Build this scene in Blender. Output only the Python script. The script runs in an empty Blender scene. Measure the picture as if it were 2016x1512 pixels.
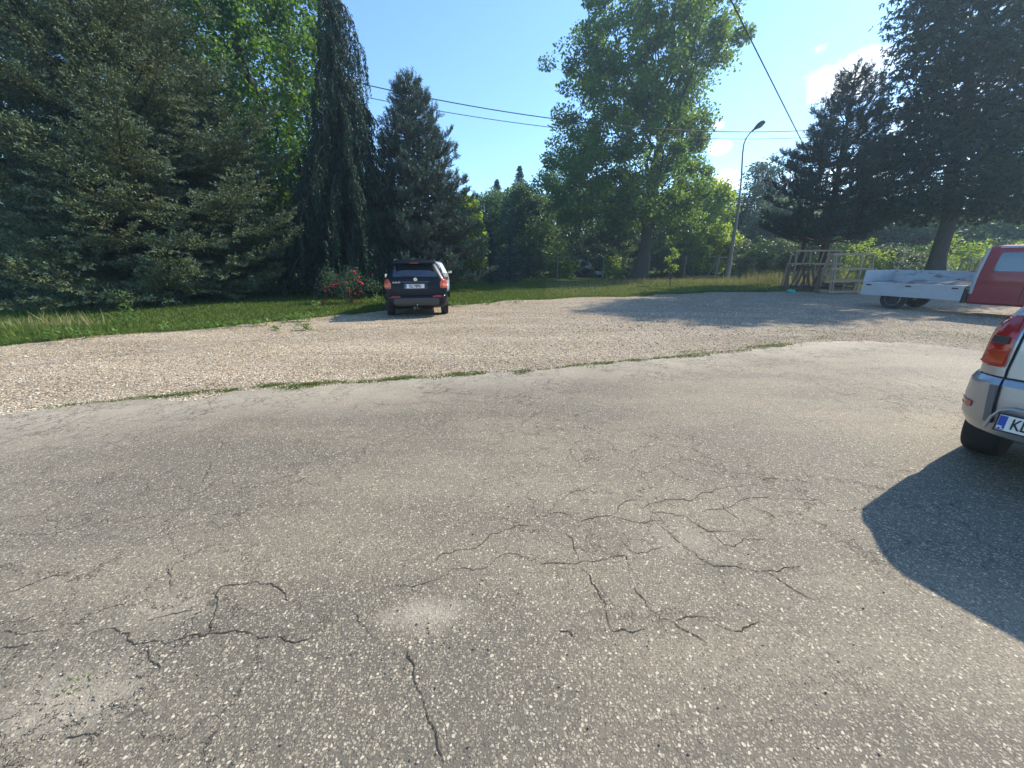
import bpy, bmesh, math, random
import numpy as np
from mathutils import Vector, Matrix
from mathutils.bvhtree import BVHTree
from mathutils.geometry import tessellate_polygon
R = math.radians
SC = bpy.context.scene
COL = SC.collection
rnd = random.Random(7)
rng = np.random.default_rng(11)

# ------------------------------------------------------------------ camera, sky, sun, exposure
CAM_H, PITCH, FPX = 1.5, R(18.4), 727.0
cam_d = bpy.data.cameras.new('camera')
cam_d.sensor_width = 36.0
cam_d.lens = 36.0 * FPX / 2016.0
cam_d.clip_start = 0.05
cam_d.clip_end = 5000
cam = bpy.data.objects.new('camera', cam_d)
COL.objects.link(cam)
cam.location = (0, 0, CAM_H)
cam.rotation_euler = (math.pi / 2 - PITCH, 0, 0)
SC.camera = cam

SUN_AZ, SUN_EL = R(63), R(40)          # azimuth clockwise from +Y
world = bpy.data.worlds.new('World')
SC.world = world
world.use_nodes = True
wn, wl = world.node_tree.nodes, world.node_tree.links
bg = wn['Background']
sky = wn.new('ShaderNodeTexSky')
sky.sky_type = 'NISHITA'
sky.sun_disc = False
sky.sun_elevation = SUN_EL
sky.sun_rotation = SUN_AZ
sky.air_density = 1.3
sky.dust_density = 0.25
sky.ozone_density = 1.6
bg.inputs['Strength'].default_value = 0.15
# small fair-weather clouds, fixed in direction on the sky
tc = wn.new('ShaderNodeTexCoord')
def wnode(t, **kw):
    n = wn.new(t)
    for k, v in kw.items():
        if k in n.inputs: n.inputs[k].default_value = v
        else: setattr(n, k, v)
    return n
def wmath(op, a, b=None, clamp=False):
    n = wn.new('ShaderNodeMath'); n.operation = op; n.use_clamp = clamp
    for i, v in enumerate((a, b)):
        if v is None: continue
        if isinstance(v, (int, float)): n.inputs[i].default_value = v
        else: wl.new(v, n.inputs[i])
    return n.outputs[0]
def pix_dir(px, py):
    u, v = (px - 1008) / FPX, (756 - py) / FPX
    d = Vector((u, math.cos(PITCH) + v * math.sin(PITCH), -math.sin(PITCH) + v * math.cos(PITCH)))
    return d
cn = wnode('ShaderNodeTexNoise', Scale=14.0, Detail=10.0, Roughness=0.70, Distortion=0.6)
wl.new(tc.outputs['Generated'], cn.inputs['Vector'])
cloud = None
for (px, py, rad, amt) in ((1672, 160, 0.095, 0.62), (1735, 110, 0.05, 0.5), (1418, 288, 0.030, 0.75), (1412, 246, 0.022, 0.5),
                           (1425, 360, 0.05, 0.55), (1610, 95, 0.03, 0.25), (1560, 355, 0.07, 0.4), (1700, 330, 0.09, 0.55), (1850, 230, 0.14, 0.5)):
    d = pix_dir(px, py).normalized()
    vd = wn.new('ShaderNodeVectorMath'); vd.operation = 'SUBTRACT'
    wl.new(tc.outputs['Generated'], vd.inputs[0]); vd.inputs[1].default_value = d
    vs = wn.new('ShaderNodeVectorMath'); vs.operation = 'MULTIPLY'
    wl.new(vd.outputs[0], vs.inputs[0]); vs.inputs[1].default_value = (1, 1, 1.7)
    ln = wn.new('ShaderNodeVectorMath'); ln.operation = 'LENGTH'; wl.new(vs.outputs[0], ln.inputs[0])
    f = wmath('SUBTRACT', 1.0, wmath('DIVIDE', ln.outputs['Value'], rad), True)
    g = wmath('MULTIPLY', f, amt)
    cloud = g if cloud is None else wmath('MAXIMUM', cloud, g)
cm = wmath('ADD', cn.outputs[0], cloud)
cm = wmath('MULTIPLY', wmath('SUBTRACT', cm, 0.66), 2.6, True)
cm = wmath('MULTIPLY', cm, wmath('MULTIPLY', cloud, 30.0, True))
tint = wn.new('ShaderNodeMix'); tint.data_type = 'RGBA'; tint.blend_type = 'MULTIPLY'
tint.inputs['Factor'].default_value = 1.0
tint.inputs['B'].default_value = (0.70, 0.91, 1.15, 1)
wl.new(sky.outputs[0], tint.inputs['A'])
cmix = wn.new('ShaderNodeMix'); cmix.data_type = 'RGBA'
wl.new(cm, cmix.inputs['Factor']); wl.new(tint.outputs['Result'], cmix.inputs['A'])
cmix.inputs['B'].default_value = (9.0, 9.2, 9.5, 1)
wl.new(cmix.outputs['Result'], bg.inputs['Color'])

sd = bpy.data.lights.new('sun', 'SUN')
sd.energy = 4.6
sd.angle = R(0.53)
sd.color = (1.0, 0.91, 0.76)
sun = bpy.data.objects.new('sun', sd)
COL.objects.link(sun)
sdir = Vector((math.sin(SUN_AZ) * math.cos(SUN_EL), math.cos(SUN_AZ) * math.cos(SUN_EL), math.sin(SUN_EL)))
sun.rotation_euler = sdir.to_track_quat('Z', 'Y').to_euler()
sun.location = sdir * 60
SC.view_settings.view_transform = 'Standard'
SC.view_settings.look = 'None'
SC.view_settings.exposure = 0.72
SC.view_settings.gamma = 1.0

# ------------------------------------------------------------------ helpers
def G(px, py, z=0.0):
    d = pix_dir(px, py)
    t = (z - CAM_H) / d.z
    return Vector((d.x * t, d.y * t, z))
def tag(o, label=None, cat=None, group=None, kind=None):
    if label: o['label'] = label
    if cat: o['category'] = cat
    if group: o['group'] = group
    if kind: o['kind'] = kind
    return o
def empty(name, loc, rz=0.0):
    o = bpy.data.objects.new(name, None)
    o.empty_display_size = 0.3
    COL.objects.link(o)
    o.location = loc
    o.rotation_euler = (0, 0, rz)
    return o
def link(name, me, mats=(), parent=None, smooth=False):
    me.name = name
    o = bpy.data.objects.new(name, me)
    COL.objects.link(o)
    for m in (mats if isinstance(mats, (list, tuple)) else [mats]): me.materials.append(m)
    if parent: o.parent = parent
    if smooth:
        me.polygons.foreach_set('use_smooth', [True] * len(me.polygons))
    return o
def np_mesh(name, V, F, mat_idx=None):
    """V (n,3), F (m,k) arrays"""
    me = bpy.data.meshes.new(name)
    V = np.asarray(V, dtype=np.float32); F = np.asarray(F, dtype=np.int32)
    me.vertices.add(len(V)); me.vertices.foreach_set('co', V.ravel())
    k = F.shape[1]
    me.loops.add(F.size); me.loops.foreach_set('vertex_index', F.ravel())
    me.polygons.add(len(F)); me.polygons.foreach_set('loop_start', np.arange(0, F.size, k, dtype=np.int32))
    if mat_idx is not None: me.polygons.foreach_set('material_index', np.asarray(mat_idx, dtype=np.int32))
    me.update(calc_edges=True)
    return me
class MB:
    """collects shapes into one mesh"""
    def __init__(s): s.v, s.f, s.m = [], [], []
    def add(s, vs, fs, mi=0):
        o = len(s.v); s.v += [tuple(v) for v in vs]; s.f += [tuple(i + o for i in f) for f in fs]; s.m += [mi] * len(fs)
    def box(s, c, d, rot=None, mi=0, bev=0.0):
        hx, hy, hz = d[0] / 2, d[1] / 2, d[2] / 2
        bm = bmesh.new(); bmesh.ops.create_cube(bm, size=1)
        for v in bm.verts: v.co = Vector((v.co.x * d[0], v.co.y * d[1], v.co.z * d[2]))
        if bev > 0: bmesh.ops.bevel(bm, geom=bm.edges[:], offset=bev, segments=2, affect='EDGES', profile=0.5)
        M = Matrix.Translation(Vector(c))
        if rot is not None: M = M @ rot.to_4x4()
        bm.verts.index_update()
        s.add([M @ v.co for v in bm.verts], [[v.index for v in f.verts] for f in bm.faces], mi); bm.free()
    def bar(s, a, b, w, h, mi=0, bev=0.0):
        a, b = Vector(a), Vector(b); d = b - a
        q = d.to_track_quat('X', 'Z')
        s.box((a + b) / 2, (d.length, w, h), q.to_matrix(), mi, bev)
    def tube(s, pts, rad, n=8, mi=0, cap=True):
        pts = [Vector(p) for p in pts]
        if isinstance(rad, (int, float)): rad = [rad] * len(pts)
        vs, fs = [], []
        up = Vector((0.13, 0.21, 0.97))
        prev = None
        for i, p in enumerate(pts):
            t = (pts[min(i + 1, len(pts) - 1)] - pts[max(i - 1, 0)]).normalized()
            if prev is None:
                a = t.cross(up)
                if a.length < 1e-3: a = t.cross(Vector((1, 0, 0)))
            else: a = prev - t * prev.dot(t)
            a.normalize(); b = t.cross(a); prev = a
            for k in range(n):
                th = 2 * math.pi * k / n
                vs.append(p + (a * math.cos(th) + b * math.sin(th)) * rad[i])
        for i in range(len(pts) - 1):
            for k in range(n):
                fs.append((i * n + k, i * n + (k + 1) % n, (i + 1) * n + (k + 1) % n, (i + 1) * n + k))
        if cap: fs.append(tuple(range(n))[::-1]); fs.append(tuple((len(pts) - 1) * n + k for k in range(n)))
        s.add(vs, fs, mi)
    def lathe(s, prof, n, M, mi=0):
        """profile [(r, x)] about local X"""
        vs, fs = [], []
        for (r, x) in prof:
            for k in range(n):
                th = 2 * math.pi * k / n
                vs.append(M @ Vector((x, r * math.cos(th), r * math.sin(th))))
        for i in range(len(prof) - 1):
            for k in range(n):
                fs.append((i * n + k, i * n + (k + 1) % n, (i + 1) * n + (k + 1) % n, (i + 1) * n + k))
        fs.append(tuple(range(n))[::-1]); fs.append(tuple((len(prof) - 1) * n + k for k in range(n)))
        s.add(vs, fs, mi)
    def build(s, name, mats, parent=None, smooth=False):
        me = bpy.data.meshes.new(name); me.from_pydata(s.v, [], s.f)
        me.polygons.foreach_set('material_index', s.m); me.update()
        o = link(name, me, mats, parent)
        if smooth:
            me.polygons.foreach_set('use_smooth', [True] * len(me.polygons))
            try: me.set_sharp_from_angle(angle=R(40))
            except Exception: pass
        return o

# ------------------------------------------------------------------ materials
class NT:
    def __init__(s, name):
        s.m = bpy.data.materials.new(name); s.m.use_nodes = True
        s.n, s.l = s.m.node_tree.nodes, s.m.node_tree.links
        s.b = s.n['Principled BSDF']; s.out = s.n['Material Output']
    def node(s, t, ins=None, **kw):
        n = s.n.new(t)
        for k, v in kw.items(): setattr(n, k, v)
        for k, v in (ins or {}).items():
            if hasattr(v, 'is_linked') or isinstance(v, bpy.types.NodeSocket): s.l.new(v, n.inputs[k])
            else: n.inputs[k].default_value = v
        return n
    def math(s, op, a, b=None, c=None, clamp=False):
        n = s.n.new('ShaderNodeMath'); n.operation = op; n.use_clamp = clamp
        for i, v in enumerate((a, b, c)):
            if v is None: continue
            if isinstance(v, (int, float)): n.inputs[i].default_value = v
            else: s.l.new(v, n.inputs[i])
        return n.outputs[0]
    def mix(s, f, a, b, bt='MIX'):
        n = s.n.new('ShaderNodeMix'); n.data_type = 'RGBA'; n.blend_type = bt
        for k, v in (('Factor', f), ('A', a), ('B', b)):
            if isinstance(v, bpy.types.NodeSocket): s.l.new(v, n.inputs[k])
            else: n.inputs[k].default_value = v if k == 'Factor' else (tuple(v) + (1,))[:4]
        return n.outputs['Result']
    def ramp(s, f, stops, interp='LINEAR'):
        n = s.n.new('ShaderNodeValToRGB'); n.color_ramp.interpolation = interp
        e = n.color_ramp.elements
        while len(e) < len(stops): e.new(0.5)
        for i, (p, c) in enumerate(stops):
            e[i].position = p
            e[i].color = (c, c, c, 1) if isinstance(c, (int, float)) else (tuple(c) + (1,))[:4]
        s.l.new(f, n.inputs[0]); return n.outputs['Color']
    def coord(s, kind='Object'): return s.n.new('ShaderNodeTexCoord').outputs[kind]
    def noise(s, vec, scale, detail=4, rough=0.55, dist=0.0):
        return s.node('ShaderNodeTexNoise', {'Vector': vec, 'Scale': scale, 'Detail': detail, 'Roughness': rough, 'Distortion': dist}).outputs[0]
    def vor(s, vec, scale, feature='F1', rnd=1.0):
        n = s.node('ShaderNodeTexVoronoi', {'Vector': vec, 'Scale': scale, 'Randomness': rnd}, feature=feature)
        return n
    def scale(s, vec, sc, loc=(0, 0, 0)):
        n = s.node('ShaderNodeMapping', {'Vector': vec, 'Scale': sc, 'Location': loc}); return n.outputs[0]
    def bump(s, h, strength=0.5, dist=0.01):
        n = s.node('ShaderNodeBump', {'Height': h, 'Strength': strength, 'Distance': dist}); s.l.new(n.outputs[0], s.b.inputs['Normal']); return n
    def set(s, **kw):
        for k, v in kw.items():
            k = k.replace('_', ' ')
            if isinstance(v, bpy.types.NodeSocket): s.l.new(v, s.b.inputs[k])
            else: s.b.inputs[k].default_value = (tuple(v) + (1,))[:4] if isinstance(v, (tuple, list)) else v
        return s
def simple(name, col, rough=0.5, metal=0.0, spec=0.5, coat=0.0, nz=0.0, nscale=8.0, bump=0.0):
    t = NT(name)
    c = col
    if nz > 0:
        n = t.noise(t.coord(), nscale, 5, 0.6)
        c = t.mix(t.math('MULTIPLY', n, 1.0), tuple(x * (1 - nz) for x in col), tuple(min(1, x * (1 + nz)) for x in col))
        if bump: t.bump(n, bump, 0.01)
    t.set(Base_Color=c, Roughness=rough, Metallic=metal, Specular_IOR_Level=spec, Coat_Weight=coat)
    return t.m
def leafmat(name, ca, cb, trans=(0.2, 0.35, 0.03), tf=0.35, rough=0.5, spec=0.35, big=0.35):
    """random colour between ca and cb leaf by leaf, plus drift from bough to bough; some light passes through"""
    t = NT(name)
    geo = t.node('ShaderNodeNewGeometry')
    rn = geo.outputs['Random Per Island']
    nz = t.noise(t.coord(), big, 3, 0.6)
    f = t.math('ADD', t.math('MULTIPLY', rn, 0.6), t.math('MULTIPLY', t.math('SUBTRACT', nz, 0.3), 1.0), clamp=True)
    c = t.mix(f, ca, cb)
    t.set(Base_Color=c, Roughness=rough, Specular_IOR_Level=spec)
    tr = t.node('ShaderNodeBsdfTranslucent')
    t.l.new(t.mix(f, tuple(x * 0.7 for x in trans), trans), tr.inputs['Color'])
    mx = t.node('ShaderNodeMixShader', {0: tf})
    t.l.new(t.b.outputs[0], mx.inputs[1]); t.l.new(tr.outputs[0], mx.inputs[2]); t.l.new(mx.outputs[0], t.out.inputs['Surface'])
    return t.m
def barkmat(name, a, b, sc=(6, 6, 1.2)):
    t = NT(name)
    v = t.scale(t.coord(), sc)
    n = t.noise(v, 3.0, 6, 0.65)
    t.set(Base_Color=t.mix(n, a, b), Roughness=0.95, Specular_IOR_Level=0.2); t.bump(n, 0.8, 0.04)
    return t.m
BARK = barkmat('bark_grey', (0.025, 0.022, 0.018), (0.11, 0.10, 0.085))
BARKP = barkmat('bark_pine', (0.03, 0.022, 0.016), (0.12, 0.085, 0.06))
M = {}
M['maple'] = leafmat('leaf_maple', (0.018, 0.056, 0.017), (0.062, 0.118, 0.023), (0.26, 0.44, 0.03), 0.38)
M['mapleL'] = leafmat('leaf_maple_left', (0.018, 0.062, 0.020), (0.065, 0.145, 0.028), (0.24, 0.44, 0.03), 0.38)
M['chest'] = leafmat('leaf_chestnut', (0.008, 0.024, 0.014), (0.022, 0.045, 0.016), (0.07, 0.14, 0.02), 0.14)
M['spruce'] = leafmat('needles_spruce', (0.045, 0.082, 0.034), (0.185, 0.205, 0.080), (0.08, 0.10, 0.03), 0.10, 0.6, 0.3, 0.7)
M['sprucetip'] = leafmat('needles_spruce_tip', (0.10, 0.15, 0.10), (0.17, 0.23, 0.14), (0.08, 0.12, 0.03), 0.10, 0.6, 0.3)
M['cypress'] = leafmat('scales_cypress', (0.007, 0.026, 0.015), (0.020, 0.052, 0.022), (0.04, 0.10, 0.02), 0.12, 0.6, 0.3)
M['pineB'] = leafmat('needles_pine_blue', (0.030, 0.058, 0.042), (0.080, 0.12, 0.08), (0.06, 0.10, 0.04), 0.12, 0.5, 0.4)
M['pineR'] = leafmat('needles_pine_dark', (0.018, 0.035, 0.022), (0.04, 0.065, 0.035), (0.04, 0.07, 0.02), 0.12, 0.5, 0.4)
M['farmid'] = leafmat('leaf_far_mid', (0.030, 0.072, 0.026), (0.090, 0.150, 0.042), (0.16, 0.28, 0.04), 0.30)
M['fardark'] = leafmat('leaf_far_dark', (0.018, 0.05, 0.022), (0.045, 0.09, 0.03), (0.10, 0.20, 0.03), 0.25)
M['farspruce'] = leafmat('needles_far', (0.035, 0.07, 0.035), (0.07, 0.12, 0.05), (0.08, 0.14, 0.04), 0.2)
M['bright'] = leafmat('leaf_bright', (0.10, 0.20, 0.03), (0.23, 0.33, 0.045), (0.50, 0.65, 0.05), 0.45)
M['willow'] = leafmat('leaf_greyish', (0.06, 0.10, 0.05), (0.14, 0.19, 0.09), (0.22, 0.30, 0.08), 0.3)
M['bluespruce'] = leafmat('needles_blue', (0.018, 0.035, 0.035), (0.04, 0.065, 0.06), (0.03, 0.05, 0.03), 0.08)
M['rose'] = leafmat('leaf_rose', (0.02, 0.06, 0.03), (0.07, 0.13, 0.07), (0.12, 0.2, 0.05), 0.25)
M['petal'] = simple('petal_red', (0.42, 0.004, 0.02), 0.55)
M['pink'] = simple('petal_pink', (0.75, 0.22, 0.30), 0.6)
M['flower'] = simple('petal_white', (0.75, 0.75, 0.68), 0.6)
# ------------------------------------------------------------------ foliage machinery
def unit(a): return a / np.maximum(np.linalg.norm(a, axis=-1, keepdims=True), 1e-9)
def rand_unit(n, g): return unit(g.normal(size=(n, 3)))
class Leaves:
    """leaf blades: root P, length vector A, half-width vector W (diamond, slightly folded)"""
    def __init__(s): s.P, s.A, s.W, s.M = [], [], [], []
    def add(s, P, A, W, mi=0):
        s.P.append(P); s.A.append(A); s.W.append(W); s.M.append(np.full(len(P), mi))
    def blade(s, P, A, width, g, mi=0):
        W = unit(np.cross(A, rand_unit(len(P), g))) * width[:, None] if not isinstance(width, float) else unit(np.cross(A, rand_unit(len(P), g))) * width
        s.add(P, A, W, mi)
    def n(s): return sum(len(p) for p in s.P)
    def build(s, name, mats, parent=None):
        P, A, W, Mi = np.concatenate(s.P), np.concatenate(s.A), np.concatenate(s.W), np.concatenate(s.M)
        V = np.stack([P, P + A * 0.45 + W, P + A, P + A * 0.45 - W], axis=1).reshape(-1, 3)
        F = np.arange(len(V)).reshape(-1, 4)
        return link(name, np_mesh(name, V, F, Mi), mats, parent)
def envr(env, z, caz):
    """env rows (z, r toward -X, r toward +X[, r toward the viewer/away]); caz = cos of azimuth from +X"""
    e = np.asarray(env, dtype=float)
    rl, rr = np.interp(z, e[:, 0], e[:, 1]), np.interp(z, e[:, 0], e[:, 2])
    k = 0.5 + 0.5 * np.asarray(caz)
    return rl * (1 - k) + rr * k
def curve(a, b, bend, n, g, wob=0.04):
    a, b = np.asarray(a, float), np.asarray(b, float)
    t = np.linspace(0, 1, n)[:, None]
    L = np.linalg.norm(b - a)
    p = a + (b - a) * t + np.asarray(bend) * (4 * t * (1 - t)) * 0.5
    w = g.normal(size=(n, 3)) * L * wob; w[0] = 0; w[-1] = 0
    return p + w
def decid(name, label, cat, x, y, H, r0, env, zf, nprim, nclump, nleaf, lsz, mats, seed, group=None, clump=0.5, flat=0.65,
          lean=(0, 0), fork=None, root_flare=1.0, compound=0, droop=0.2, bark=None, hollow=0.35, twig=True, fy=1.0):
    g = np.random.default_rng(seed)
    e = empty(name, (x, y, 0)); tag(e, label, cat, group)
    tr = MB()
    nt = 9
    tz = np.linspace(0, H * 0.92, nt)
    tp = np.stack([lean[0] * (tz / H) + g.normal(size=nt) * 0.012 * H * (tz > 0), lean[1] * (tz / H) + g.normal(size=nt) * 0.008 * H * (tz > 0), tz], 1)
    tp[0, 2] = -0.15
    rad = r0 * np.maximum(1 - tz / H, 0.05) ** 0.8
    if r0 > 0.12:
        tp = np.insert(tp, 1, [tp[0, 0], tp[0, 1], 0.25], axis=0); rad = np.insert(rad, 1, r0 * (1 + 0.35 * root_flare)); rad[0] = r0 * (1 + 0.9 * root_flare); rad[2] *= 1.0
    tr.tube(tp, list(rad), 12 if r0 > 0.2 else 6)
    if root_flare > 1:
        for k in range(7):
            a = k * 0.9 + g.random() * 0.4
            tr.tube([(0, 0, 0.9), (math.cos(a) * r0 * 1.0, math.sin(a) * r0 * 1.0, 0.45), (math.cos(a) * r0 * 2.0, math.sin(a) * r0 * 2.0, 0.1), (math.cos(a) * r0 * 3.0, math.sin(a) * r0 * 3.0, -0.08)],
                    [r0 * 0.5, r0 * 0.42, r0 * 0.26, r0 * 0.1], 6)
    def tpos(z):
        return np.array([np.interp(z, tp[:, 2], tp[:, 0]), np.interp(z, tp[:, 2], tp[:, 1]), z])
    bp, br = [], []
    for i in range(nprim):
        z0 = zf + (H * 0.86 - zf) * ((i + g.random()) / nprim)
        az = i * 2.399 + g.normal() * 0.3
        zt = min(z0 + (0.12 + 0.25 * (z0 / H)) * H * g.uniform(0.5, 1.1), H * 0.95)
        r = envr(env, zt, math.cos(az)) * g.uniform(0.65, 0.9)
        a = tpos(z0); b = np.array([tpos(zt)[0] + r * math.cos(az), tpos(zt)[1] + r * math.sin(az) * fy, zt])
        c = curve(a, b, (0, 0, -0.15 * r + 0.25 * r * g.random()), 8, g, 0.03)
        rr0 = r0 * max(1 - z0 / H, 0.08) * g.uniform(0.35, 0.55)
        tr.tube(c, list(np.linspace(rr0, rr0 * 0.18, 8)), 5)
        bp.append(c[2:]); 
    bp = np.concatenate(bp) if bp else tp[2:]
    # clump centres inside the envelope
    ez = np.asarray(env, float)[:, 0]; zlo, zhi = ez[0], ez[-1]
    C = []
    emax = max(max(r[1], r[2]) for r in env)
    while len(C) < nclump:
        z = g.uniform(zlo, zhi); az = g.uniform(0, 2 * math.pi)
        re = float(envr(env, z, math.cos(az)))
        if g.random() > re / emax: continue
        rho = re * (hollow + (1 - hollow) * math.sqrt(g.random())) * (1 + g.normal() * 0.05)
        t = tpos(min(z, H * 0.92)); C.append((t[0] + rho * math.cos(az), t[1] + rho * math.sin(az) * fy, z))
    C = np.array(C)
    if twig:
        for c in C[:: 1 if nclump < 400 else 2]:
            d = np.linalg.norm(bp - c - np.array([0, 0, -0.3]), axis=1); j = int(np.argmin(d))
            if d[j] > 0.15: tr.tube(curve(bp[j], c, (0, 0, 0.1 * d[j]), 4, g, 0.05), [0.012 + 0.010 * d[j], 0.015, 0.010, 0.005], 3, cap=False)
    tr.build('trunk', bark or BARK, e, True)
    L = Leaves()
    per = g.dirichlet(np.ones(nclump) * 3) * nleaf
    idx = np.repeat(np.arange(nclump), np.maximum(per.astype(int), 2))
    n = len(idx)
    cs = (clump * g.uniform(0.6, 1.35, nclump))[idx][:, None]
    off = rand_unit(n, g) * (g.random((n, 1)) ** 0.45) * cs * np.array([1, 1, flat])
    P = C[idx] + off
    A = unit(unit(off) * 0.7 + rand_unit(n, g) * 0.8 + np.array([0, 0, -droop])) * (lsz * g.uniform(0.6, 1.2, (n, 1)))
    if compound:
        for k in range(compound):
            th = (k - (compound - 1) / 2) * 0.62
            side = unit(np.cross(A, np.array([0, 0, 1.0]) + g.normal(size=3) * 0.2))
            Ak = (A * math.cos(th) + side * np.linalg.norm(A, axis=1, keepdims=True) * math.sin(th)) * (1 - 0.12 * abs(k - (compound - 1) / 2)) + np.array([0, 0, -0.02])
            L.add(P, Ak, unit(np.cross(Ak, np.cross(side, A) + g.normal(size=(n, 3)) * 0.01)) * lsz * 0.15)
    else:
        nrm = unit(rand_unit(n, g) * 0.8 + np.array([0, 0, 0.8]))
        W = unit(np.cross(A, nrm)) * (np.linalg.norm(A, axis=1, keepdims=True) * 0.40)
        L.add(P, A, W)
    L.build('crown', [mats], e)
    return e
def conifer(name, label, cat, x, y, H, r0, env, zf, mats, seed, group=None, step=0.34, nb=6, twigstep=0.13, twlen=0.55, nd=5, dsz=(0.13, 0.02),
            droop=0.25, upturn=0.25, lean=(0, 0), bark=None, jit=0.15, bt=None, rise=0.0):
    """spruce habit: whorls of boughs carrying flat sprays of twigs"""
    g = np.random.default_rng(seed)
    e = empty(name, (x, y, 0)); tag(e, label, cat, group)
    tr = MB(); tr.tube([(lean[0] * t, lean[1] * t, H * t - 0.1 * (t == 0)) for t in (0, .25, .5, .75, 1)], [r0 * 1.15, r0 * .85, r0 * .6, r0 * .32, 0.015], 9)
    P_, A_, B_ = [], [], []
    z = zf; w = 0
    tips = []
    while z < H - 0.1:
        for k in range(nb):
            az = (k + g.uniform(-0.25, 0.25)) * 2 * math.pi / nb + w * 0.9
            L = float(envr(env, z, math.cos(az))) * g.uniform(1 - jit * 1.6, 1 + jit)
            if L < 0.05: continue
            n = max(int(L / twigstep), 3)
            t = np.linspace(0, 1, n)
            ca, sa = math.cos(az), math.sin(az)
            zz = z + rise * L * t - droop * L * t * (1 - 0.2 * t) + upturn * L * t ** 3 + g.normal() * 0.1
            bx = lean[0] * z / H; by = lean[1] * z / H
            bend = g.normal() * 0.12
            rr = L * t
            pts = np.stack([bx + rr * np.cos(az + bend * t), by + rr * np.sin(az + bend * t), zz], 1)
            tr.tube(pts[:: max(n // 6, 1)], list(np.linspace(0.012 + 0.011 * L, 0.006, len(pts[:: max(n // 6, 1)]))), 4, cap=False)
            tan = unit(np.gradient(pts, axis=0))
            side = unit(np.cross(tan, np.array([0, 0, 1.0])))
            start = max(int(n * 0.12), 0)
            for sgn in (-1, 1):
                ii = np.arange(start, n)
                tl = np.minimum(twlen * L / 2.2, (1 - t[ii]) * L * 0.75 + 0.12) * g.uniform(0.65, 1.1, len(ii))
                ang = g.uniform(0.6, 1.0, len(ii))[:, None]
                d = unit(tan[ii] * np.cos(ang) + side[ii] * sgn * np.sin(ang) + np.array([0, 0, -0.12]) + g.normal(size=(len(ii), 3)) * 0.12)
                m = np.maximum((tl / 0.085).astype(int), 2) if nd is None else np.full(len(ii), nd)
                for q in range(int(m.max())):
                    s = (q + g.random(len(ii))) / m
                    ok = (q < m)
                    base = pts[ii] + d * (tl * s)[:, None] + np.array([0, 0, -0.10]) * ((tl * s) ** 2)[:, None]
                    dirn = unit(d + rand_unit(len(ii), g) * 0.55)
                    P_.append(base[ok]); A_.append(dirn[ok]); B_.append(np.where(s[ok] + (t[ii][ok]) * 0.6 > 1.25, 1, 0))
            P_.append(pts[-1:]); A_.append(tan[-1:]); B_.append(np.array([1]))
        z += step * (1.0 - 0.35 * z / H) * g.uniform(0.8, 1.2); w += 1
    tr.build('trunk', bark or BARKP, e, True)
    P, A, B = np.concatenate(P_), np.concatenate(A_), np.concatenate(B_)
    n = len(P)
    Lf = Leaves()
    A = A * (dsz[0] * g.uniform(0.6, 1.3, (n, 1)))
    W = unit(np.cross(A, rand_unit(n, g) + np.array([0, 0, 1.2]))) * dsz[1]
    Lf.P, Lf.A, Lf.W, Lf.M = [P], [A], [W], [B if len(mats) > 1 else B * 0]
    Lf.build('crown', mats, e)
    return e
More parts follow.
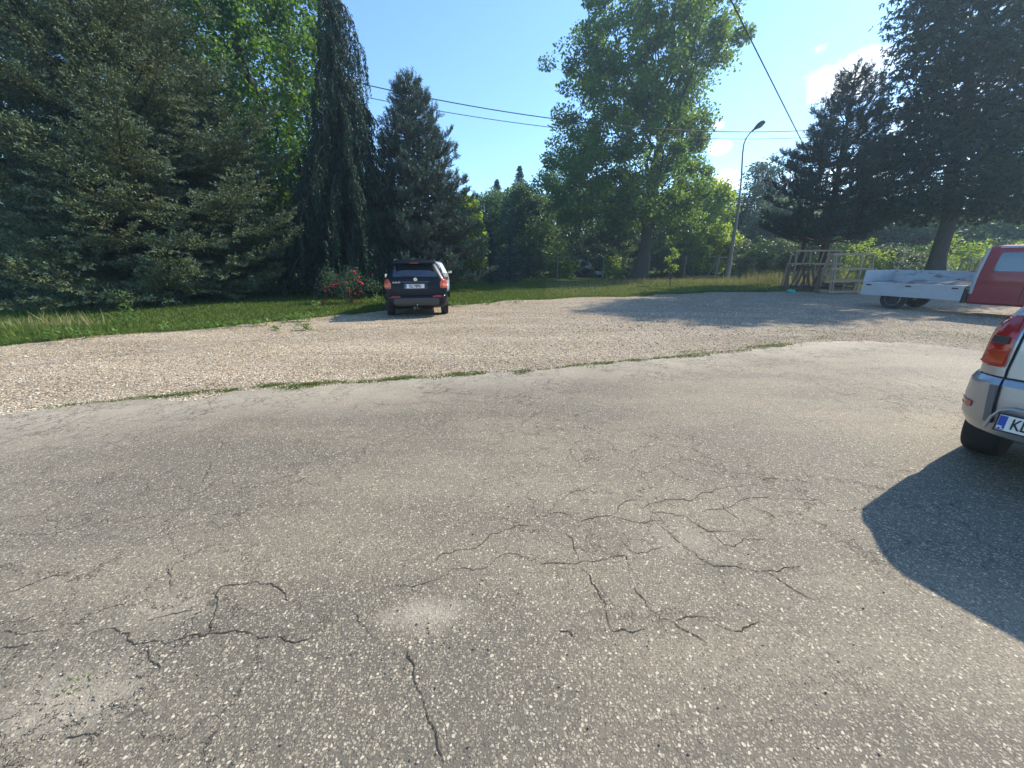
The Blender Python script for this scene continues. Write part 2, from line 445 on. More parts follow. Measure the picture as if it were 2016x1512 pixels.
def boughs(name, label, cat, x, y, H, r0, env, zf, mats, seed, group=None, step=0.42, nb=6, sec=0.20, tw=0.085, nd=5, dsz=(0.060, 0.011), lean=(0, 0), jit=0.3):
    """old spreading spruce: long boughs > side boughs > twigs clothed in short needles"""
    g = np.random.default_rng(seed)
    e = empty(name, (x, y, 0)); tag(e, label, cat, group)
    tr = MB(); tr.tube([(lean[0] * t, lean[1] * t, H * t - 0.1 * (t == 0)) for t in (0, .25, .5, .75, 1)], [r0 * 1.15, r0 * .85, r0 * .6, r0 * .32, 0.015], 9)
    P_, A_, B_ = [], [], []
    z = zf; w = 0
    while z < H - 0.2:
        for k in range(nb):
            az = (k + g.uniform(-0.35, 0.35)) * 2 * math.pi / nb + w * 0.9
            L = float(envr(env, z, math.cos(az))) * g.uniform(1 - jit, 1 + jit * .35)
            if L < 0.15: continue
            n = max(int(L / 0.12), 5); t = np.linspace(0, 1, n)
            base_r = g.uniform(-.12, .22) + 0.25 * z / H; up_ = g.uniform(.05, .30)
            zz = z + base_r * L * t - 0.18 * L * np.sin(t * 2.4) + up_ * L * t ** 3
            bend = g.normal() * 0.16; ph = az + bend * t
            pts = np.stack([lean[0] * z / H + L * t * np.cos(ph), lean[1] * z / H + L * t * np.sin(ph), np.maximum(zz, .12 + .25 * t)], 1)
            q = pts[:: max(n // 7, 1)]; tr.tube(q, list(np.linspace(0.012 + 0.012 * L, 0.007, len(q))), 4, cap=False)
            tan = unit(np.gradient(pts, axis=0)); side = unit(np.cross(tan, np.array([0, 0, 1.0])))
            m = max(int(L * 2 / sec), 4)
            ts = np.sort(g.uniform(.14, 1, m)); sg = np.where(np.arange(m) % 2, 1.0, -1.0)
            ii = np.minimum((ts * (n - 1)).astype(int), n - 1)
            sl = np.minimum(0.36 * L, (1 - ts) * L * 0.55 + 0.28) * g.uniform(.55, 1.15, m)
            ang = g.uniform(.65, 1.05, m)[:, None]
            sd_ = unit(tan[ii] * np.cos(ang) + side[ii] * sg[:, None] * np.sin(ang) + np.stack([np.zeros(m), np.zeros(m), g.uniform(-.15, .28, m)], 1))
            O = pts[ii]
            # the bough's own leading twig counts as a side bough too
            O = np.concatenate([O, pts[-3:-2], pts[: n // 2: 3]]); sd_ = np.concatenate([sd_, tan[-1:], tan[: n // 2: 3]]); sl = np.concatenate([sl, [.45], np.full(len(pts[: n // 2: 3]), .4)])
            K = np.maximum((sl / tw).astype(int), 2); si = np.repeat(np.arange(len(sl)), K * 2)
            pos = g.random(len(si)); sgn = np.where(g.random(len(si)) < .5, -1.0, 1.0)
            droop = -0.10 * (pos * sl[si]) ** 2 + .10 * (pos ** 3) * sl[si]
            root = O[si] + sd_[si] * (pos * sl[si])[:, None]; root[:, 2] += droop
            tl = np.minimum(.20, (1 - pos) * sl[si] * .6 + .07) * g.uniform(.6, 1.3, len(si))
            s2 = unit(np.cross(sd_[si], np.array([0, 0, 1.0])))
            td = unit(sd_[si] * .75 + s2 * sgn[:, None] * .7 + np.stack([np.zeros(len(si)), np.zeros(len(si)), g.uniform(-.35, .30, len(si))], 1))
            for d_ in range(nd):
                f = (d_ + g.random(len(si))) / nd
                P_.append(root + td * (tl * f)[:, None]); A_.append(unit(td * .8 + rand_unit(len(si), g) * .75)); B_.append(((pos + f * .4) * (sl[si] > .2) + g.random(len(si)) * .25 > 1.18).astype(int))
        z += step * (1.0 - 0.35 * z / H) * g.uniform(0.8, 1.2); w += 1
    tr.build('trunk', BARKP, e, True)
    P, A, B = np.concatenate(P_), np.concatenate(A_), np.concatenate(B_); n = len(P); print(name, 'needles', n)
    Lf = Leaves(); A = A * (dsz[0] * g.uniform(.6, 1.4, (n, 1)))
    Lf.P, Lf.A, Lf.W, Lf.M = [P], [A], [unit(np.cross(A, rand_unit(n, g) + np.array([0, 0, 1.0]))) * dsz[1]], [B]
    Lf.build('crown', mats, e); return e
def pine(name, label, cat, x, y, H, r0, env, zf, mat, seed, group=None, step=0.55, nb=5, shoots=1.0, sl=0.26, nl=0.10, nw=0.010, per=18, lean=(0, 0), up=0.55, bark=None):
    """pine habit: ascending boughs that end in upright bottle-brush shoots"""
    g = np.random.default_rng(seed)
    e = empty(name, (x, y, 0)); tag(e, label, cat, group)
    tr = MB(); tr.tube([(lean[0] * t, lean[1] * t, H * t - 0.1 * (t == 0)) for t in (0, .25, .5, .75, 1)], [r0 * 1.2, r0 * .9, r0 * .65, r0 * .35, 0.02], 10)
    S, D, Ls = [], [], []
    z = zf; w = 0
    while z < H - 0.15:
        for k in range(nb):
            az = (k + g.uniform(-0.3, 0.3)) * 2 * math.pi / nb + w * 1.1
            L = float(envr(env, z, math.cos(az))) * g.uniform(0.7, 1.12)
            if L < 0.1: continue
            b0 = np.array([lean[0] * z / H, lean[1] * z / H, z])
            rise = up * g.uniform(0.1, 0.7)
            b1 = b0 + np.array([math.cos(az) * L, math.sin(az) * L, L * rise])
            c = curve(b0, b1, (0, 0, -0.18 * L), 8, g, 0.02)
            tr.tube(c, list(np.linspace(0.015 + 0.016 * L, 0.012, 8)), 5, cap=False)
            ns = max(int(L * 3.2 * shoots), 2)
            for q in range(ns):
                t = 0.22 + 0.78 * (q + g.random()) / ns
                p = np.array([np.interp(t * 7, np.arange(8), c[:, i]) for i in range(3)])
                a2 = az + g.choice([-1, 1]) * g.uniform(0.3, 1.2)
                l2 = g.uniform(0.25, 0.6) * (1.15 - t) * L * 0.6 + 0.18
                e2 = p + np.array([math.cos(a2) * l2, math.sin(a2) * l2, l2 * g.uniform(0.1, 0.6)])
                tr.tube([p, (p + e2) / 2 + [0, 0, -0.04 * l2], e2], [0.012, 0.009, 0.006], 3, cap=False)
                m = 3 + int(l2 * 7)
                for r_ in range(m):
                    s = 0.35 + 0.65 * (r_ + g.random()) / m
                    S.append(p + (e2 - p) * s); D.append(np.array([math.cos(a2) * 0.45, math.sin(a2) * 0.45, 0.9]) + g.normal(size=3) * 0.35); Ls.append(sl * g.uniform(0.6, 1.15))
            for r_ in range(3):
                S.append(c[-1]); D.append(np.array([math.cos(az) * 0.35, math.sin(az) * 0.35, 1.0]) + g.normal(size=3) * 0.25); Ls.append(sl * g.uniform(0.9, 1.5))
        z += step * (1 - 0.3 * z / H) * g.uniform(0.8, 1.2); w += 1
    for r_ in range(6):
        S.append(np.array([lean[0], lean[1], H - 0.25 + r_ * 0.05])); D.append(np.array([0, 0, 1.0]) + g.normal(size=3) * 0.25 * (r_ < 5)); Ls.append(sl * 1.5)
    tr.build('trunk', bark or BARKP, e, True)
    S, D, Ls = np.array(S), unit(np.array(D)), np.array(Ls)
    n = len(S)
    Lf = Leaves()
    for q in range(per):
        s = (q + g.random(n)) / per
        rad = rand_unit(n, g)
        A = unit(D * 1.0 + (rad - D * np.sum(rad * D, 1, keepdims=True)) * 0.9) * (nl * g.uniform(0.7, 1.2, (n, 1)))
        Lf.add(S + D * (Ls * s)[:, None], A, unit(np.cross(A, rand_unit(n, g))) * nw)
    Lf.build('crown', [mat], e)
    return e
def weeping(name, label, cat, x, y, H, r0, env, mat, seed, zf=0.8):
    g = np.random.default_rng(seed)
    e = empty(name, (x, y, 0)); tag(e, label, cat)
    tr = MB(); tr.tube([(0.25 * t * t, 0, H * t) for t in (0, .25, .5, .75, .93, 1)], [r0 * 1.15, r0 * .85, r0 * .6, r0 * .32, 0.05, 0.02], 9)
    P_, A_ = [], []
    z = zf
    k = 0
    def strand(p, Ls):
        m = max(int(Ls / 0.055), 4)
        s = np.linspace(0, 1, m)
        sway = g.normal(size=2) * 0.12 * Ls
        q = np.stack([p[0] + sway[0] * s, p[1] + sway[1] * s, p[2] - Ls * s], 1)
        for side in range(3):
            P_.append(q + g.normal(size=(m, 3)) * 0.02)
            A_.append(unit(np.array([0, 0, -1.0]) + rand_unit(m, g) * 0.65) * (0.13 * (1.15 - 0.6 * s))[:, None])
    while z < H - 0.15:
        az = k * 2.399 + g.normal() * 0.25
        L = float(envr(env, z, math.cos(az))) * g.uniform(0.65, 1.15)
        n = 9
        t = np.linspace(0, 1, n)
        c = np.stack([0.25 * (z / H) ** 2 + L * t * math.cos(az), L * t * math.sin(az), z + 0.35 * L * np.sin(t * 2.2) - 0.75 * L * t ** 2.2], 1)
        tr.tube(c, list(np.linspace(0.012 + 0.016 * L, 0.008, n)), 4, cap=False)
        ns = max(int(L * 11), 4)
        for q in range(ns):
            tt = 0.15 + 0.85 * (q + g.random()) / ns
            p = np.array([np.interp(tt * (n - 1), np.arange(n), c[:, i]) for i in range(3)])
            p[:2] += g.normal(size=2) * 0.10 * L * 0.6
            Ls = min(g.uniform(0.25, 1.0) * (0.35 + 0.45 * L), max(p[2] - 0.35, 0.1))
            strand(p, Ls)
        strand(c[-1], min(0.5 * L + 0.2, max(c[-1][2] - 0.3, 0.1)))
        z += 0.045 * (1.0 + 0.25 * z / H); k += 1
    tr.build('trunk', BARKP, e, True)
    P, A = np.concatenate(P_), np.concatenate(A_)
    Lf = Leaves(); Lf.add(P, A, unit(np.cross(A, rand_unit(len(P), g))) * 0.020); Lf.build('crown', [mat], e)
    return e
def place(px, py, y):
    """ground point seen at column px (taken at depth y)"""
    depth = y * math.cos(PITCH) + CAM_H * math.sin(PITCH)
    return (px - 1008) / FPX * depth
def zat(py, y):
    v = (756 - py) / FPX
    t = y / (math.cos(PITCH) + v * math.sin(PITCH))
    return CAM_H + t * (-math.sin(PITCH) + v * math.cos(PITCH))
# ------------------------------------------------------------------ ground, gravel, asphalt
def fractal(pts, amp, levels, g, minlen=0.02):
    pts = [np.array(p, float)[:2] for p in pts]
    for _ in range(levels):
        out = [pts[0]]
        for a, b in zip(pts[:-1], pts[1:]):
            d = b - a; L = np.linalg.norm(d)
            if L > minlen:
                m = (a + b) / 2 + np.array([-d[1], d[0]]) * g.normal() * amp
                out.append(m)
            out.append(b)
        pts = out
    return pts
def inside(P, poly):
    x, y = P[:, 0], P[:, 1]; c = np.zeros(len(P), bool); n = len(poly)
    j = n - 1
    for i in range(n):
        xi, yi = poly[i]; xj, yj = poly[j]
        if yi != yj:
            c ^= ((yi > y) != (yj > y)) & (x < (xj - xi) * (y - yi) / (yj - yi) + xi)
        j = i
    return c
def sheet(name, poly, z, mats, skirt=0.0):
    tri = tessellate_polygon([[Vector((p[0], p[1], 0)) for p in poly]])
    V = [(p[0], p[1], z) for p in poly]; F = [tuple(t) for t in tri]
    me = bpy.data.meshes.new(name)
    if skirt:
        n = len(V); V += [(p[0], p[1], z - skirt) for p in poly]
        F += [(i, (i + 1) % n, (i + 1) % n + n, i + n) for i in range(n)]
    me.from_pydata(V, [], F); me.update()
    bm = bmesh.new(); bm.from_mesh(me)
    for f in bm.faces:
        if abs(f.normal.z) > .9 and f.normal.z < 0: f.normal_flip()
    bm.to_mesh(me); bm.free()
    return link(name, me, mats)
ge = np.random.default_rng(5)
lawn_px = [(-900, 790), (-400, 727), (-200, 703), (0, 682), (120, 668), (250, 657), (370, 650), (480, 638), (560, 631), (640, 624), (720, 616), (800, 606), (900, 600), (960, 596),
           (1050, 590), (1180, 584), (1300, 579), (1440, 575), (1540, 574), (1640, 573), (1750, 569), (1900, 562), (2100, 556), (2500, 551)]
edge_px = [(-700, 915), (-300, 862), (0, 822), (150, 801), (300, 787), (460, 773), (600, 765), (700, 757), (820, 748), (940, 741), (1100, 728), (1200, 719), (1300, 708), (1400, 699), (1480, 690), (1560, 681), (1640, 674), (1700, 672), (1790, 677), (1900, 689), (1980, 699), (2200, 730)]
lawn_edge = fractal([G(*p) for p in lawn_px], 0.10, 4, ge, 0.15)
asph_edge = fractal([G(*p) for p in edge_px], 0.13, 6, ge, 0.03)

# materials
t = NT('lawn_soil'); c = t.coord()
n1, n2 = t.noise(c, 0.35, 4), t.noise(c, 9.0, 5, 0.7); n1 = t.math('MULTIPLY', t.math('SUBTRACT', n1, 0.3), 2.4, clamp=True)
t.set(Base_Color=t.mix(n2, t.mix(n1, (0.025, 0.045, 0.012), (0.070, 0.080, 0.025)), (0.085, 0.12, 0.03)), Roughness=0.95, Specular_IOR_Level=0.1)
t.bump(n2, 0.8, 0.05); LAWN = t.m

t = NT('gravel'); c = t.coord()
vs_ = t.vor(t.scale(c, (1, 1, 1)), 46.0); vb = t.vor(c, 17.0)
col = t.node('ShaderNodeSeparateColor', {0: vs_.outputs['Color']})
big = t.noise(c, 0.30, 4, 0.6); mid = t.noise(c, 2.2, 5, 0.65)
stone = t.ramp(col.outputs[0], [(0.0, (0.13, 0.105, 0.08)), (0.35, (0.34, 0.285, 0.215)), (0.75, (0.52, 0.44, 0.34)), (1.0, (0.72, 0.65, 0.54))])
gap = t.ramp(vs_.outputs['Distance'], [(0.0, 1.0), (0.62, 0.85), (0.9, 0.25)])
stone = t.mix(1.0, stone, gap, 'MULTIPLY')
sep = t.node('ShaderNodeSeparateXYZ', {0: c})
# yellower fines on the left, greyer and browner where cars turn on the right
fx = t.math('ADD', t.math('MULTIPLY', t.math('ADD', sep.outputs[0], 3.0), 0.09), t.math('SUBTRACT', big, 0.5), clamp=True)
tone = t.mix(fx, (1.30, 1.20, 1.02), (0.97, 0.91, 0.83))
stone = t.mix(1.0, stone, tone, 'MULTIPLY')
rut = t.math('MULTIPLY', t.math('SUBTRACT', t.noise(t.scale(c, (.25, 1.3, 1)), 0.8, 4, 0.6), 0.40), 4.0, clamp=True)
stone = t.mix(rut, t.mix(1.0, stone, (0.74, 0.72, 0.70), 'MULTIPLY'), stone)
fines = t.math('MULTIPLY', t.math('SUBTRACT', t.noise(c, 0.9, 5, 0.6), 0.42), 3.0, clamp=True)
stone = t.mix(t.math('MULTIPLY', fines, 0.5), stone, t.mix(mid, (0.33, 0.27, 0.20), (0.50, 0.43, 0.33)))
# moss and thin grass creeping in near the lot's worn corner
green = t.math('MULTIPLY', t.math('SUBTRACT', t.noise(t.scale(c, (1, 1.6, 1), (3, 1, 0)), 0.8, 6, 0.7), 0.56), 6.0, clamp=True)
nearr = t.math('MULTIPLY', t.math('SUBTRACT', sep.outputs[0], 4.5), 0.5, clamp=True)
stone = t.mix(t.math('MULTIPLY', t.math('MULTIPLY', green, nearr), 0.6), stone, (0.13, 0.15, 0.05))
t.set(Base_Color=stone, Roughness=0.92, Specular_IOR_Level=0.25)
h = t.math('ADD', t.math('MULTIPLY', vs_.outputs['Distance'], -1.0), t.math('ADD', t.math('MULTIPLY', vb.outputs['Distance'], -0.8), t.math('MULTIPLY', mid, 1.5)))
t.bump(h, 0.8, 0.022); GRAVEL = t.m

t = NT('asphalt'); c = t.coord()
wv = t.node('ShaderNodeVectorMath', {0: c, 1: t.scale(t.node('ShaderNodeTexNoise', {'Vector': c, 'Scale': 30.0}).outputs['Color'], (0.012,) * 3)}, operation='ADD').outputs[0]
va, vb2, vc = t.vor(wv, 92.0), t.vor(wv, 56.0), t.vor(wv, 165.0)
def fleck(v, dens, r0, r1):
    s = t.node('ShaderNodeSeparateColor', {0: v.outputs['Color']})
    keep = t.math('GREATER_THAN', s.outputs[0], 1 - dens)
    rad = t.math('MULTIPLY', t.math('ADD', s.outputs[1], 0.35), r1)
    m = t.math('MULTIPLY', t.math('SUBTRACT', rad, v.outputs['Distance']), 9.0, clamp=True)
    return t.math('MULTIPLY', m, keep), s.outputs[2]
wear = t.noise(c, 0.55, 5, 0.6); band = t.noise(t.scale(c, (0.35, 1.5, 1), (1.7, 0.2, 0)), 0.9, 4, 0.6); fine = t.noise(c, 170.0, 3, 0.7)
ma, ra = fleck(va, 0.90, 0.2, 0.52); mb, rb = fleck(vb2, 0.12, 0.2, 0.33); mc, rc = fleck(vc, 0.92, 0.2, 0.55); pit = t.math('MULTIPLY', t.math('SUBTRACT', t.noise(c, 75.0, 3, 0.6), 0.58), 9.0, clamp=True)
bd = t.math('ADD', t.math('MULTIPLY', t.math('SUBTRACT', band, 0.45), 5.0), t.math('MULTIPLY', t.math('SUBTRACT', wear, 0.46), 3.2), clamp=True)
red = t.math('MULTIPLY', t.math('SUBTRACT', t.noise(t.scale(c, (1, 1, 1), (7, 3, 0)), 0.8, 4, 0.6), 0.48), 5.0, clamp=True)
matrix = t.mix(bd, (0.074, 0.067, 0.048), (0.235, 0.192, 0.128))
matrix = t.mix(t.math('MULTIPLY', red, 0.5), matrix, t.mix(1.0, matrix, (1.15, 0.93, 0.86), 'MULTIPLY'))
matrix = t.mix(t.math('MULTIPLY', fine, 0.7), matrix, (0.25, 0.205, 0.145))
sc_ = t.ramp(ra, [(0, (0.11, 0.095, 0.070)), (0.35, (0.26, 0.215, 0.145)), (0.75, (0.42, 0.35, 0.24)), (1, (0.68, 0.59, 0.42))])
sb_ = t.ramp(rb, [(0, (0.26, 0.19, 0.13)), (0.6, (0.42, 0.35, 0.26)), (1, (0.70, 0.63, 0.50))])
x = t.mix(t.math('MULTIPLY', mc, 0.75), matrix, t.ramp(rc, [(0, (0.06, 0.054, 0.045)), (0.5, (0.20, 0.168, 0.115)), (1, (0.54, 0.455, 0.32))]))
x = t.mix(t.math('MULTIPLY', pit, 0.55), x, (0.045, 0.040, 0.034))
x = t.mix(t.math('MULTIPLY', ma, 0.78), x, sc_)
x = t.mix(t.math('MULTIPLY', mb, 0.9), x, sb_)
# hair cracks, only in tired areas
dn = t.node('ShaderNodeTexNoise', {'Vector': c, 'Scale': 2.6, 'Detail': 6.0, 'Roughness': 0.7}).outputs['Color']
wc = t.node('ShaderNodeVectorMath', {0: c, 1: t.scale(dn, (0.55,) * 3)}, operation='ADD').outputs[0]
ve = t.vor(wc, 2.7, 'DISTANCE_TO_EDGE'); ve2 = t.vor(wc, 6.5, 'DISTANCE_TO_EDGE')
tired = t.math('MULTIPLY', t.math('SUBTRACT', t.noise(c, 0.42, 3, 0.5), 0.45), 9.0, clamp=True)
cr = t.math('SUBTRACT', 1.0, t.math('DIVIDE', ve.outputs['Distance'], 0.011), clamp=True)
cr = t.math('MULTIPLY', cr, tired)
sep = t.node('ShaderNodeSeparateXYZ', {0: c})
# worn band beside the gravel (line y = 6.1 + .33 x near the edge)
ed = t.math('SUBTRACT', t.math('ADD', t.math('MULTIPLY', sep.outputs[0], 0.325), 4.95), sep.outputs[1])
nearedge = t.math('SUBTRACT', 1.0, t.math('DIVIDE', t.math('ABSOLUTE', ed), t.math('MULTIPLY', t.noise(c, 0.7, 3), 2.0)), clamp=True)
cr2 = t.math('MULTIPLY', t.math('SUBTRACT', 1.0, t.math('DIVIDE', ve2.outputs['Distance'], 0.035), clamp=True), t.math('MULTIPLY', t.math('MULTIPLY', nearedge, 3.0, clamp=True), t.math('MULTIPLY', t.math('SUBTRACT', t.noise(c, 1.3, 2), 0.45), 8.0, clamp=True)))
crk = t.math('MAXIMUM', t.math('MULTIPLY', cr, 0.85), t.math('MULTIPLY', cr2, 0.9))
# blown sand: along the edge and in the shallow dips
dust = t.math('MULTIPLY', nearedge, t.math('ADD', mid if False else t.noise(c, 3.0, 5, 0.7), 0.25), clamp=True)
def blob(cx, cy, rx, ry, amt):
    v = t.scale(c, (1 / rx, 1 / ry, 0), (-cx / rx, -cy / ry, 0))
    d = t.node('ShaderNodeVectorMath', {0: v}, operation='LENGTH').outputs['Value']
    return t.math('MULTIPLY', t.math('SUBTRACT', t.math('ADD', 1.0, t.math('MULTIPLY', t.math('SUBTRACT', t.noise(c, 6.0, 8, 0.85), 0.5), 2.8)), d), amt, clamp=True)
for (px, py, rx, ry, am) in ((850, 1215, 0.26, 0.11, 0.85), (130, 1385, 0.28, 0.17, 0.7), (1350, 1070, 0.35, 0.22, 0.35), (640, 785, 0.7, 0.25, 0.5), (860, 785, 0.9, 0.3, 0.4), (330, 1210, 0.22, 0.12, 0.35)):
    p = G(px, py); dust = t.math('MAXIMUM', dust, blob(p.x, p.y, rx, ry, am))
x = t.mix(t.math('MULTIPLY', dust, 0.85), x, t.mix(t.noise(c, 90.0, 5, 0.85), (0.16, 0.13, 0.09), (0.72, 0.62, 0.46)))
x = t.mix(crk, x, (0.018, 0.015, 0.012))
t.set(Base_Color=x, Roughness=t.math('ADD', 0.62, t.math('MULTIPLY', fine, 0.25)), Specular_IOR_Level=0.45)
hh = t.math('ADD', t.math('ADD', t.math('MULTIPLY', ma, 0.5), t.math('MULTIPLY', mb, 0.6)), t.math('ADD', t.math('MULTIPLY', fine, 0.7), t.math('MULTIPLY', crk, -2.0)))
t.bump(hh, 0.75, 0.006); ASPH = t.m
CRACK = simple('crack_dark', (0.062, 0.051, 0.038), 1.0, spec=0.0)

big_ = [(-400, -60), (400, -60), (400, 500), (-400, 500)]
go = sheet('ground', big_, 0.0, LAWN); tag(go, kind='structure', label='grassy ground under the trees', cat='ground')
gp = [tuple(p) for p in lawn_edge] + [(60, -40), (-60, -40)]
go = sheet('gravel', gp, 0.006, GRAVEL); tag(go, kind='structure', label='pale gravel parking lot between lawn and asphalt', cat='gravel')
ap = [tuple(p) for p in asph_edge] + [(14, 4), (14, -12), (-14, -12)]
ASPH_POLY = ap
ao = sheet('asphalt', ap, 0.018, [ASPH, CRACK], 0.03); tag(ao, kind='structure', label='cracked grey asphalt with pale stone flecks in the foreground', cat='asphalt')
# cracks traced on the ground
S7, S6 = 3.665, 3.665
CR = []
def r7(w, *p): CR.append((w, [(x / S7 + 1000, y / S7 + 850) for x, y in p]))
def r6(w, *p): CR.append((w, [(x / S6, y / S6 + 1100) for x, y in p]))
r7(6, (-550, 970), (-350, 870), (-150, 790), (0, 725), (70, 690), (200, 690)); r7(6, (240, 630), (350, 600), (450, 625), (530, 665), (640, 630), (740, 625), (820, 540), (890, 505), (1000, 512))
r7(5, (740, 625), (820, 645), (900, 670), (980, 680), (1050, 660), (1180, 670)); r7(7, (960, 590), (1040, 530), (1120, 515), (1220, 508), (1310, 520), (1400, 455), (1500, 430), (1600, 410), (1700, 415))
r7(7, (1040, 600), (1150, 605), (1280, 625), (1350, 680), (1440, 740), (1550, 740), (1650, 720)); r7(5, (1350, 585), (1450, 580), (1550, 575), (1650, 525), (1750, 495), (1850, 490), (2000, 495), (2300, 520))
r7(6, (1060, 670), (1130, 725), (1200, 790), (1290, 870), (1370, 930), (1440, 970), (1530, 995), (1700, 1010), (1850, 1025), (2000, 1000), (2200, 1010))
r7(5, (360, 745), (460, 785), (480, 870), (510, 950), (540, 990)); r7(6, (540, 1020), (600, 1110), (650, 1190), (700, 1300), (720, 1400), (750, 1460), (900, 1475), (1020, 1440))
r7(8, (910, 1130), (950, 1200), (1010, 1290), (1090, 1375), (1200, 1400), (1300, 1470), (1360, 1500), (1440, 1560)); r7(8, (1200, 1400), (1260, 1365), (1380, 1355), (1470, 1395), (1540, 1430), (1680, 1465), (1750, 1415), (1850, 1395))
r7(5, (170, 1000), (290, 970), (440, 975), (600, 960), (750, 920), (850, 910), (900, 1030)); r7(5, (1750, 320), (1840, 365), (2000, 365), (2200, 400)); r7(5, (1490, 510), (1560, 580), (1650, 640), (1740, 670))
r7(6, (1850, 1030), (1930, 1070), (2010, 1130), (2200, 1230)); r7(4, (760, 740), (860, 870), (1100, 850), (1200, 860)); r7(4, (350, 560), (400, 500), (500, 440), (600, 408), (680, 400)); r7(7, (360, 1450), (440, 1465), (490, 1510))
r7(4, (1720, 500), (1790, 570), (1900, 620), (2016, 680), (2200, 700)); r7(4, (1340, 975), (1400, 980), (1440, 970)); r7(5, (1470, 745), (1550, 835), (1670, 820), (1880, 800)); r7(4, (-950, 1140), (-700, 1140), (-500, 1090), (-400, 1010), (-150, 1000), (0, 900), (140, 920), (180, 1000))
r6(6, (0, 285), (150, 245), (350, 160), (600, 75)); r6(9, (0, 545), (250, 550), (380, 535)); r6(8, (370, 630), (530, 595), (700, 550), (870, 545), (950, 560), (1000, 640), (1150, 620), (1300, 605), (1480, 580), (1530, 550), (1530, 490), (1580, 350), (1600, 225), (1720, 205), (1850, 180), (1960, 200), (2050, 260), (2160, 330), (2200, 470))
r6(5, (1050, 470), (1180, 440), (1330, 405), (1420, 390)); r6(7, (0, 670), (70, 660), (250, 640)); r6(6, (1480, 580), (1560, 560), (1700, 540), (1800, 560), (1880, 600), (2016, 590), (2300, 560)); r6(5, (1050, 650), (1100, 760), (1160, 830))
r6(3, (1110, 900), (1130, 980), (1050, 1090), (930, 1170), (840, 1210)); r6(8, (480, 1330), (600, 1300), (740, 1290)); r6(4, (1270, 0), (1250, 150), (1235, 260)); r6(4, (1340, 430), (1335, 520))
CR.append((6, [(805, 1275), (818, 1350), (840, 1400), (860, 1450), (890, 1530)])); CR.append((4, [(430, 860), (440, 880), (415, 925), (420, 960)])); CR.append((4, [(690, 1190), (720, 1240), (760, 1300)]))
CR.append((5, [(720, 790), (770, 800), (850, 795), (930, 805), (1000, 812)])); CR.append((5, [(780, 765), (830, 775), (900, 790), (980, 800), (1050, 782), (1050, 765)])); CR.append((4, [(940, 760), (1000, 770), (1045, 780)])); CR.append((4, [(860, 760), (900, 778), (960, 778)]))
g = np.random.default_rng(3)
cv, cf = [], []
for w, pl in CR:
    pts = fractal([G(*p) for p in pl], 0.09, 5, g, 0.01)
    n = len(pts)
    for i, p in enumerate(pts):
        a, b = pts[max(i - 1, 0)], pts[min(i + 1, n - 1)]
        d = b - a; d /= max(np.linalg.norm(d), 1e-6); nn = np.array([-d[1], d[0]])
        ww = min(w, 6) * 0.00028 * (0.6 + 0.9 * g.random()) * min(1, 0.15 + 6 * min(i, n - 1 - i) / n) * (1 + .3 * math.sin(i * .13 + w))
        cv += [(p[0] + nn[0] * ww, p[1] + nn[1] * ww, 0.021), (p[0] - nn[0] * ww, p[1] - nn[1] * ww, 0.021)]
        if i < n - 1:
            k = len(cv) - 2; cf.append((k + 1, k + 3, k + 2, k))
bm = bmesh.new(); bm.from_mesh(ao.data)
vv = [bm.verts.new(v) for v in cv]
for f in cf:
    try: q = bm.faces.new([vv[i] for i in f]); q.material_index = 1
    except ValueError: pass
bm.normal_update()
for f in bm.faces:
    if f.material_index == 1 and f.normal.z < 0: f.normal_flip()
bm.to_mesh(ao.data); bm.free()

# loose stones on the gravel
def scatter_polar(n, r0, r1, a0, a1, g, power=1.0):
    r = r0 + (r1 - r0) * g.random(n) ** power; a = R(a0) + R(a1 - a0) * g.random(n)
    return np.stack([r * np.sin(a), r * np.cos(a)], 1)
g = np.random.default_rng(21)
P = scatter_polar(90000, 3.4, 21, -62, 62, g, 1.25)
off_ = np.stack([g.normal(size=len(P)) * .02, -g.gamma(.7, .13, len(P))], 1); keep_ = inside(P, gp) & ~inside(P, ap); near_ = keep_ & inside(P + np.array([[0, -.18]]), ap)
m = keep_; P = np.concatenate([P[m], (P + off_)[near_], (P + off_ * 1.6)[near_], (P + off_ * .7)[near_]])
n = len(P); print('stones', n)
s = (0.0045 + 0.0095 * g.random(n) ** 2.2) * (1 + 0.9 * np.exp(-((P[:, 0] - 3) ** 2) / 14 - ((P[:, 1] - 9.5) ** 2) / 6) * g.random(n))
oct_ = np.array([(1, 0, 0), (0, 1, 0), (-1, 0, 0), (0, -1, 0), (0, 0, 1), (0, 0, -1)], float)
V = oct_[None] * s[:, None, None] * g.uniform(0.6, 1.4, (n, 6, 1)) * np.array([1.25, 1.0, 0.62])
V += g.normal(size=(n, 6, 3)) * (s * 0.2)[:, None, None]
th = g.random(n) * 6.28; c_, s_ = np.cos(th)[:, None], np.sin(th)[:, None]
X = V[:, :, 0] * c_ - V[:, :, 1] * s_; Y = V[:, :, 0] * s_ + V[:, :, 1] * c_
V = np.stack([X + P[:, :1], Y + P[:, 1:], V[:, :, 2] + 0.006 + (s * 0.3)[:, None]], 2).reshape(-1, 3)
F = np.array([(0, 1, 4), (1, 2, 4), (2, 3, 4), (3, 0, 4), (1, 0, 5), (2, 1, 5), (3, 2, 5), (0, 3, 5)])
F = (F[None] + (np.arange(n) * 6)[:, None, None]).reshape(-1, 3)
t = NT('loose_stone'); geo = t.node('ShaderNodeNewGeometry')
t.set(Base_Color=t.ramp(geo.outputs['Random Per Island'], [(0, (0.16, 0.13, 0.10)), (0.4, (0.44, 0.37, 0.28)), (0.8, (0.66, 0.57, 0.44)), (1, (0.80, 0.74, 0.62))]), Roughness=0.9)
STONE = t.m
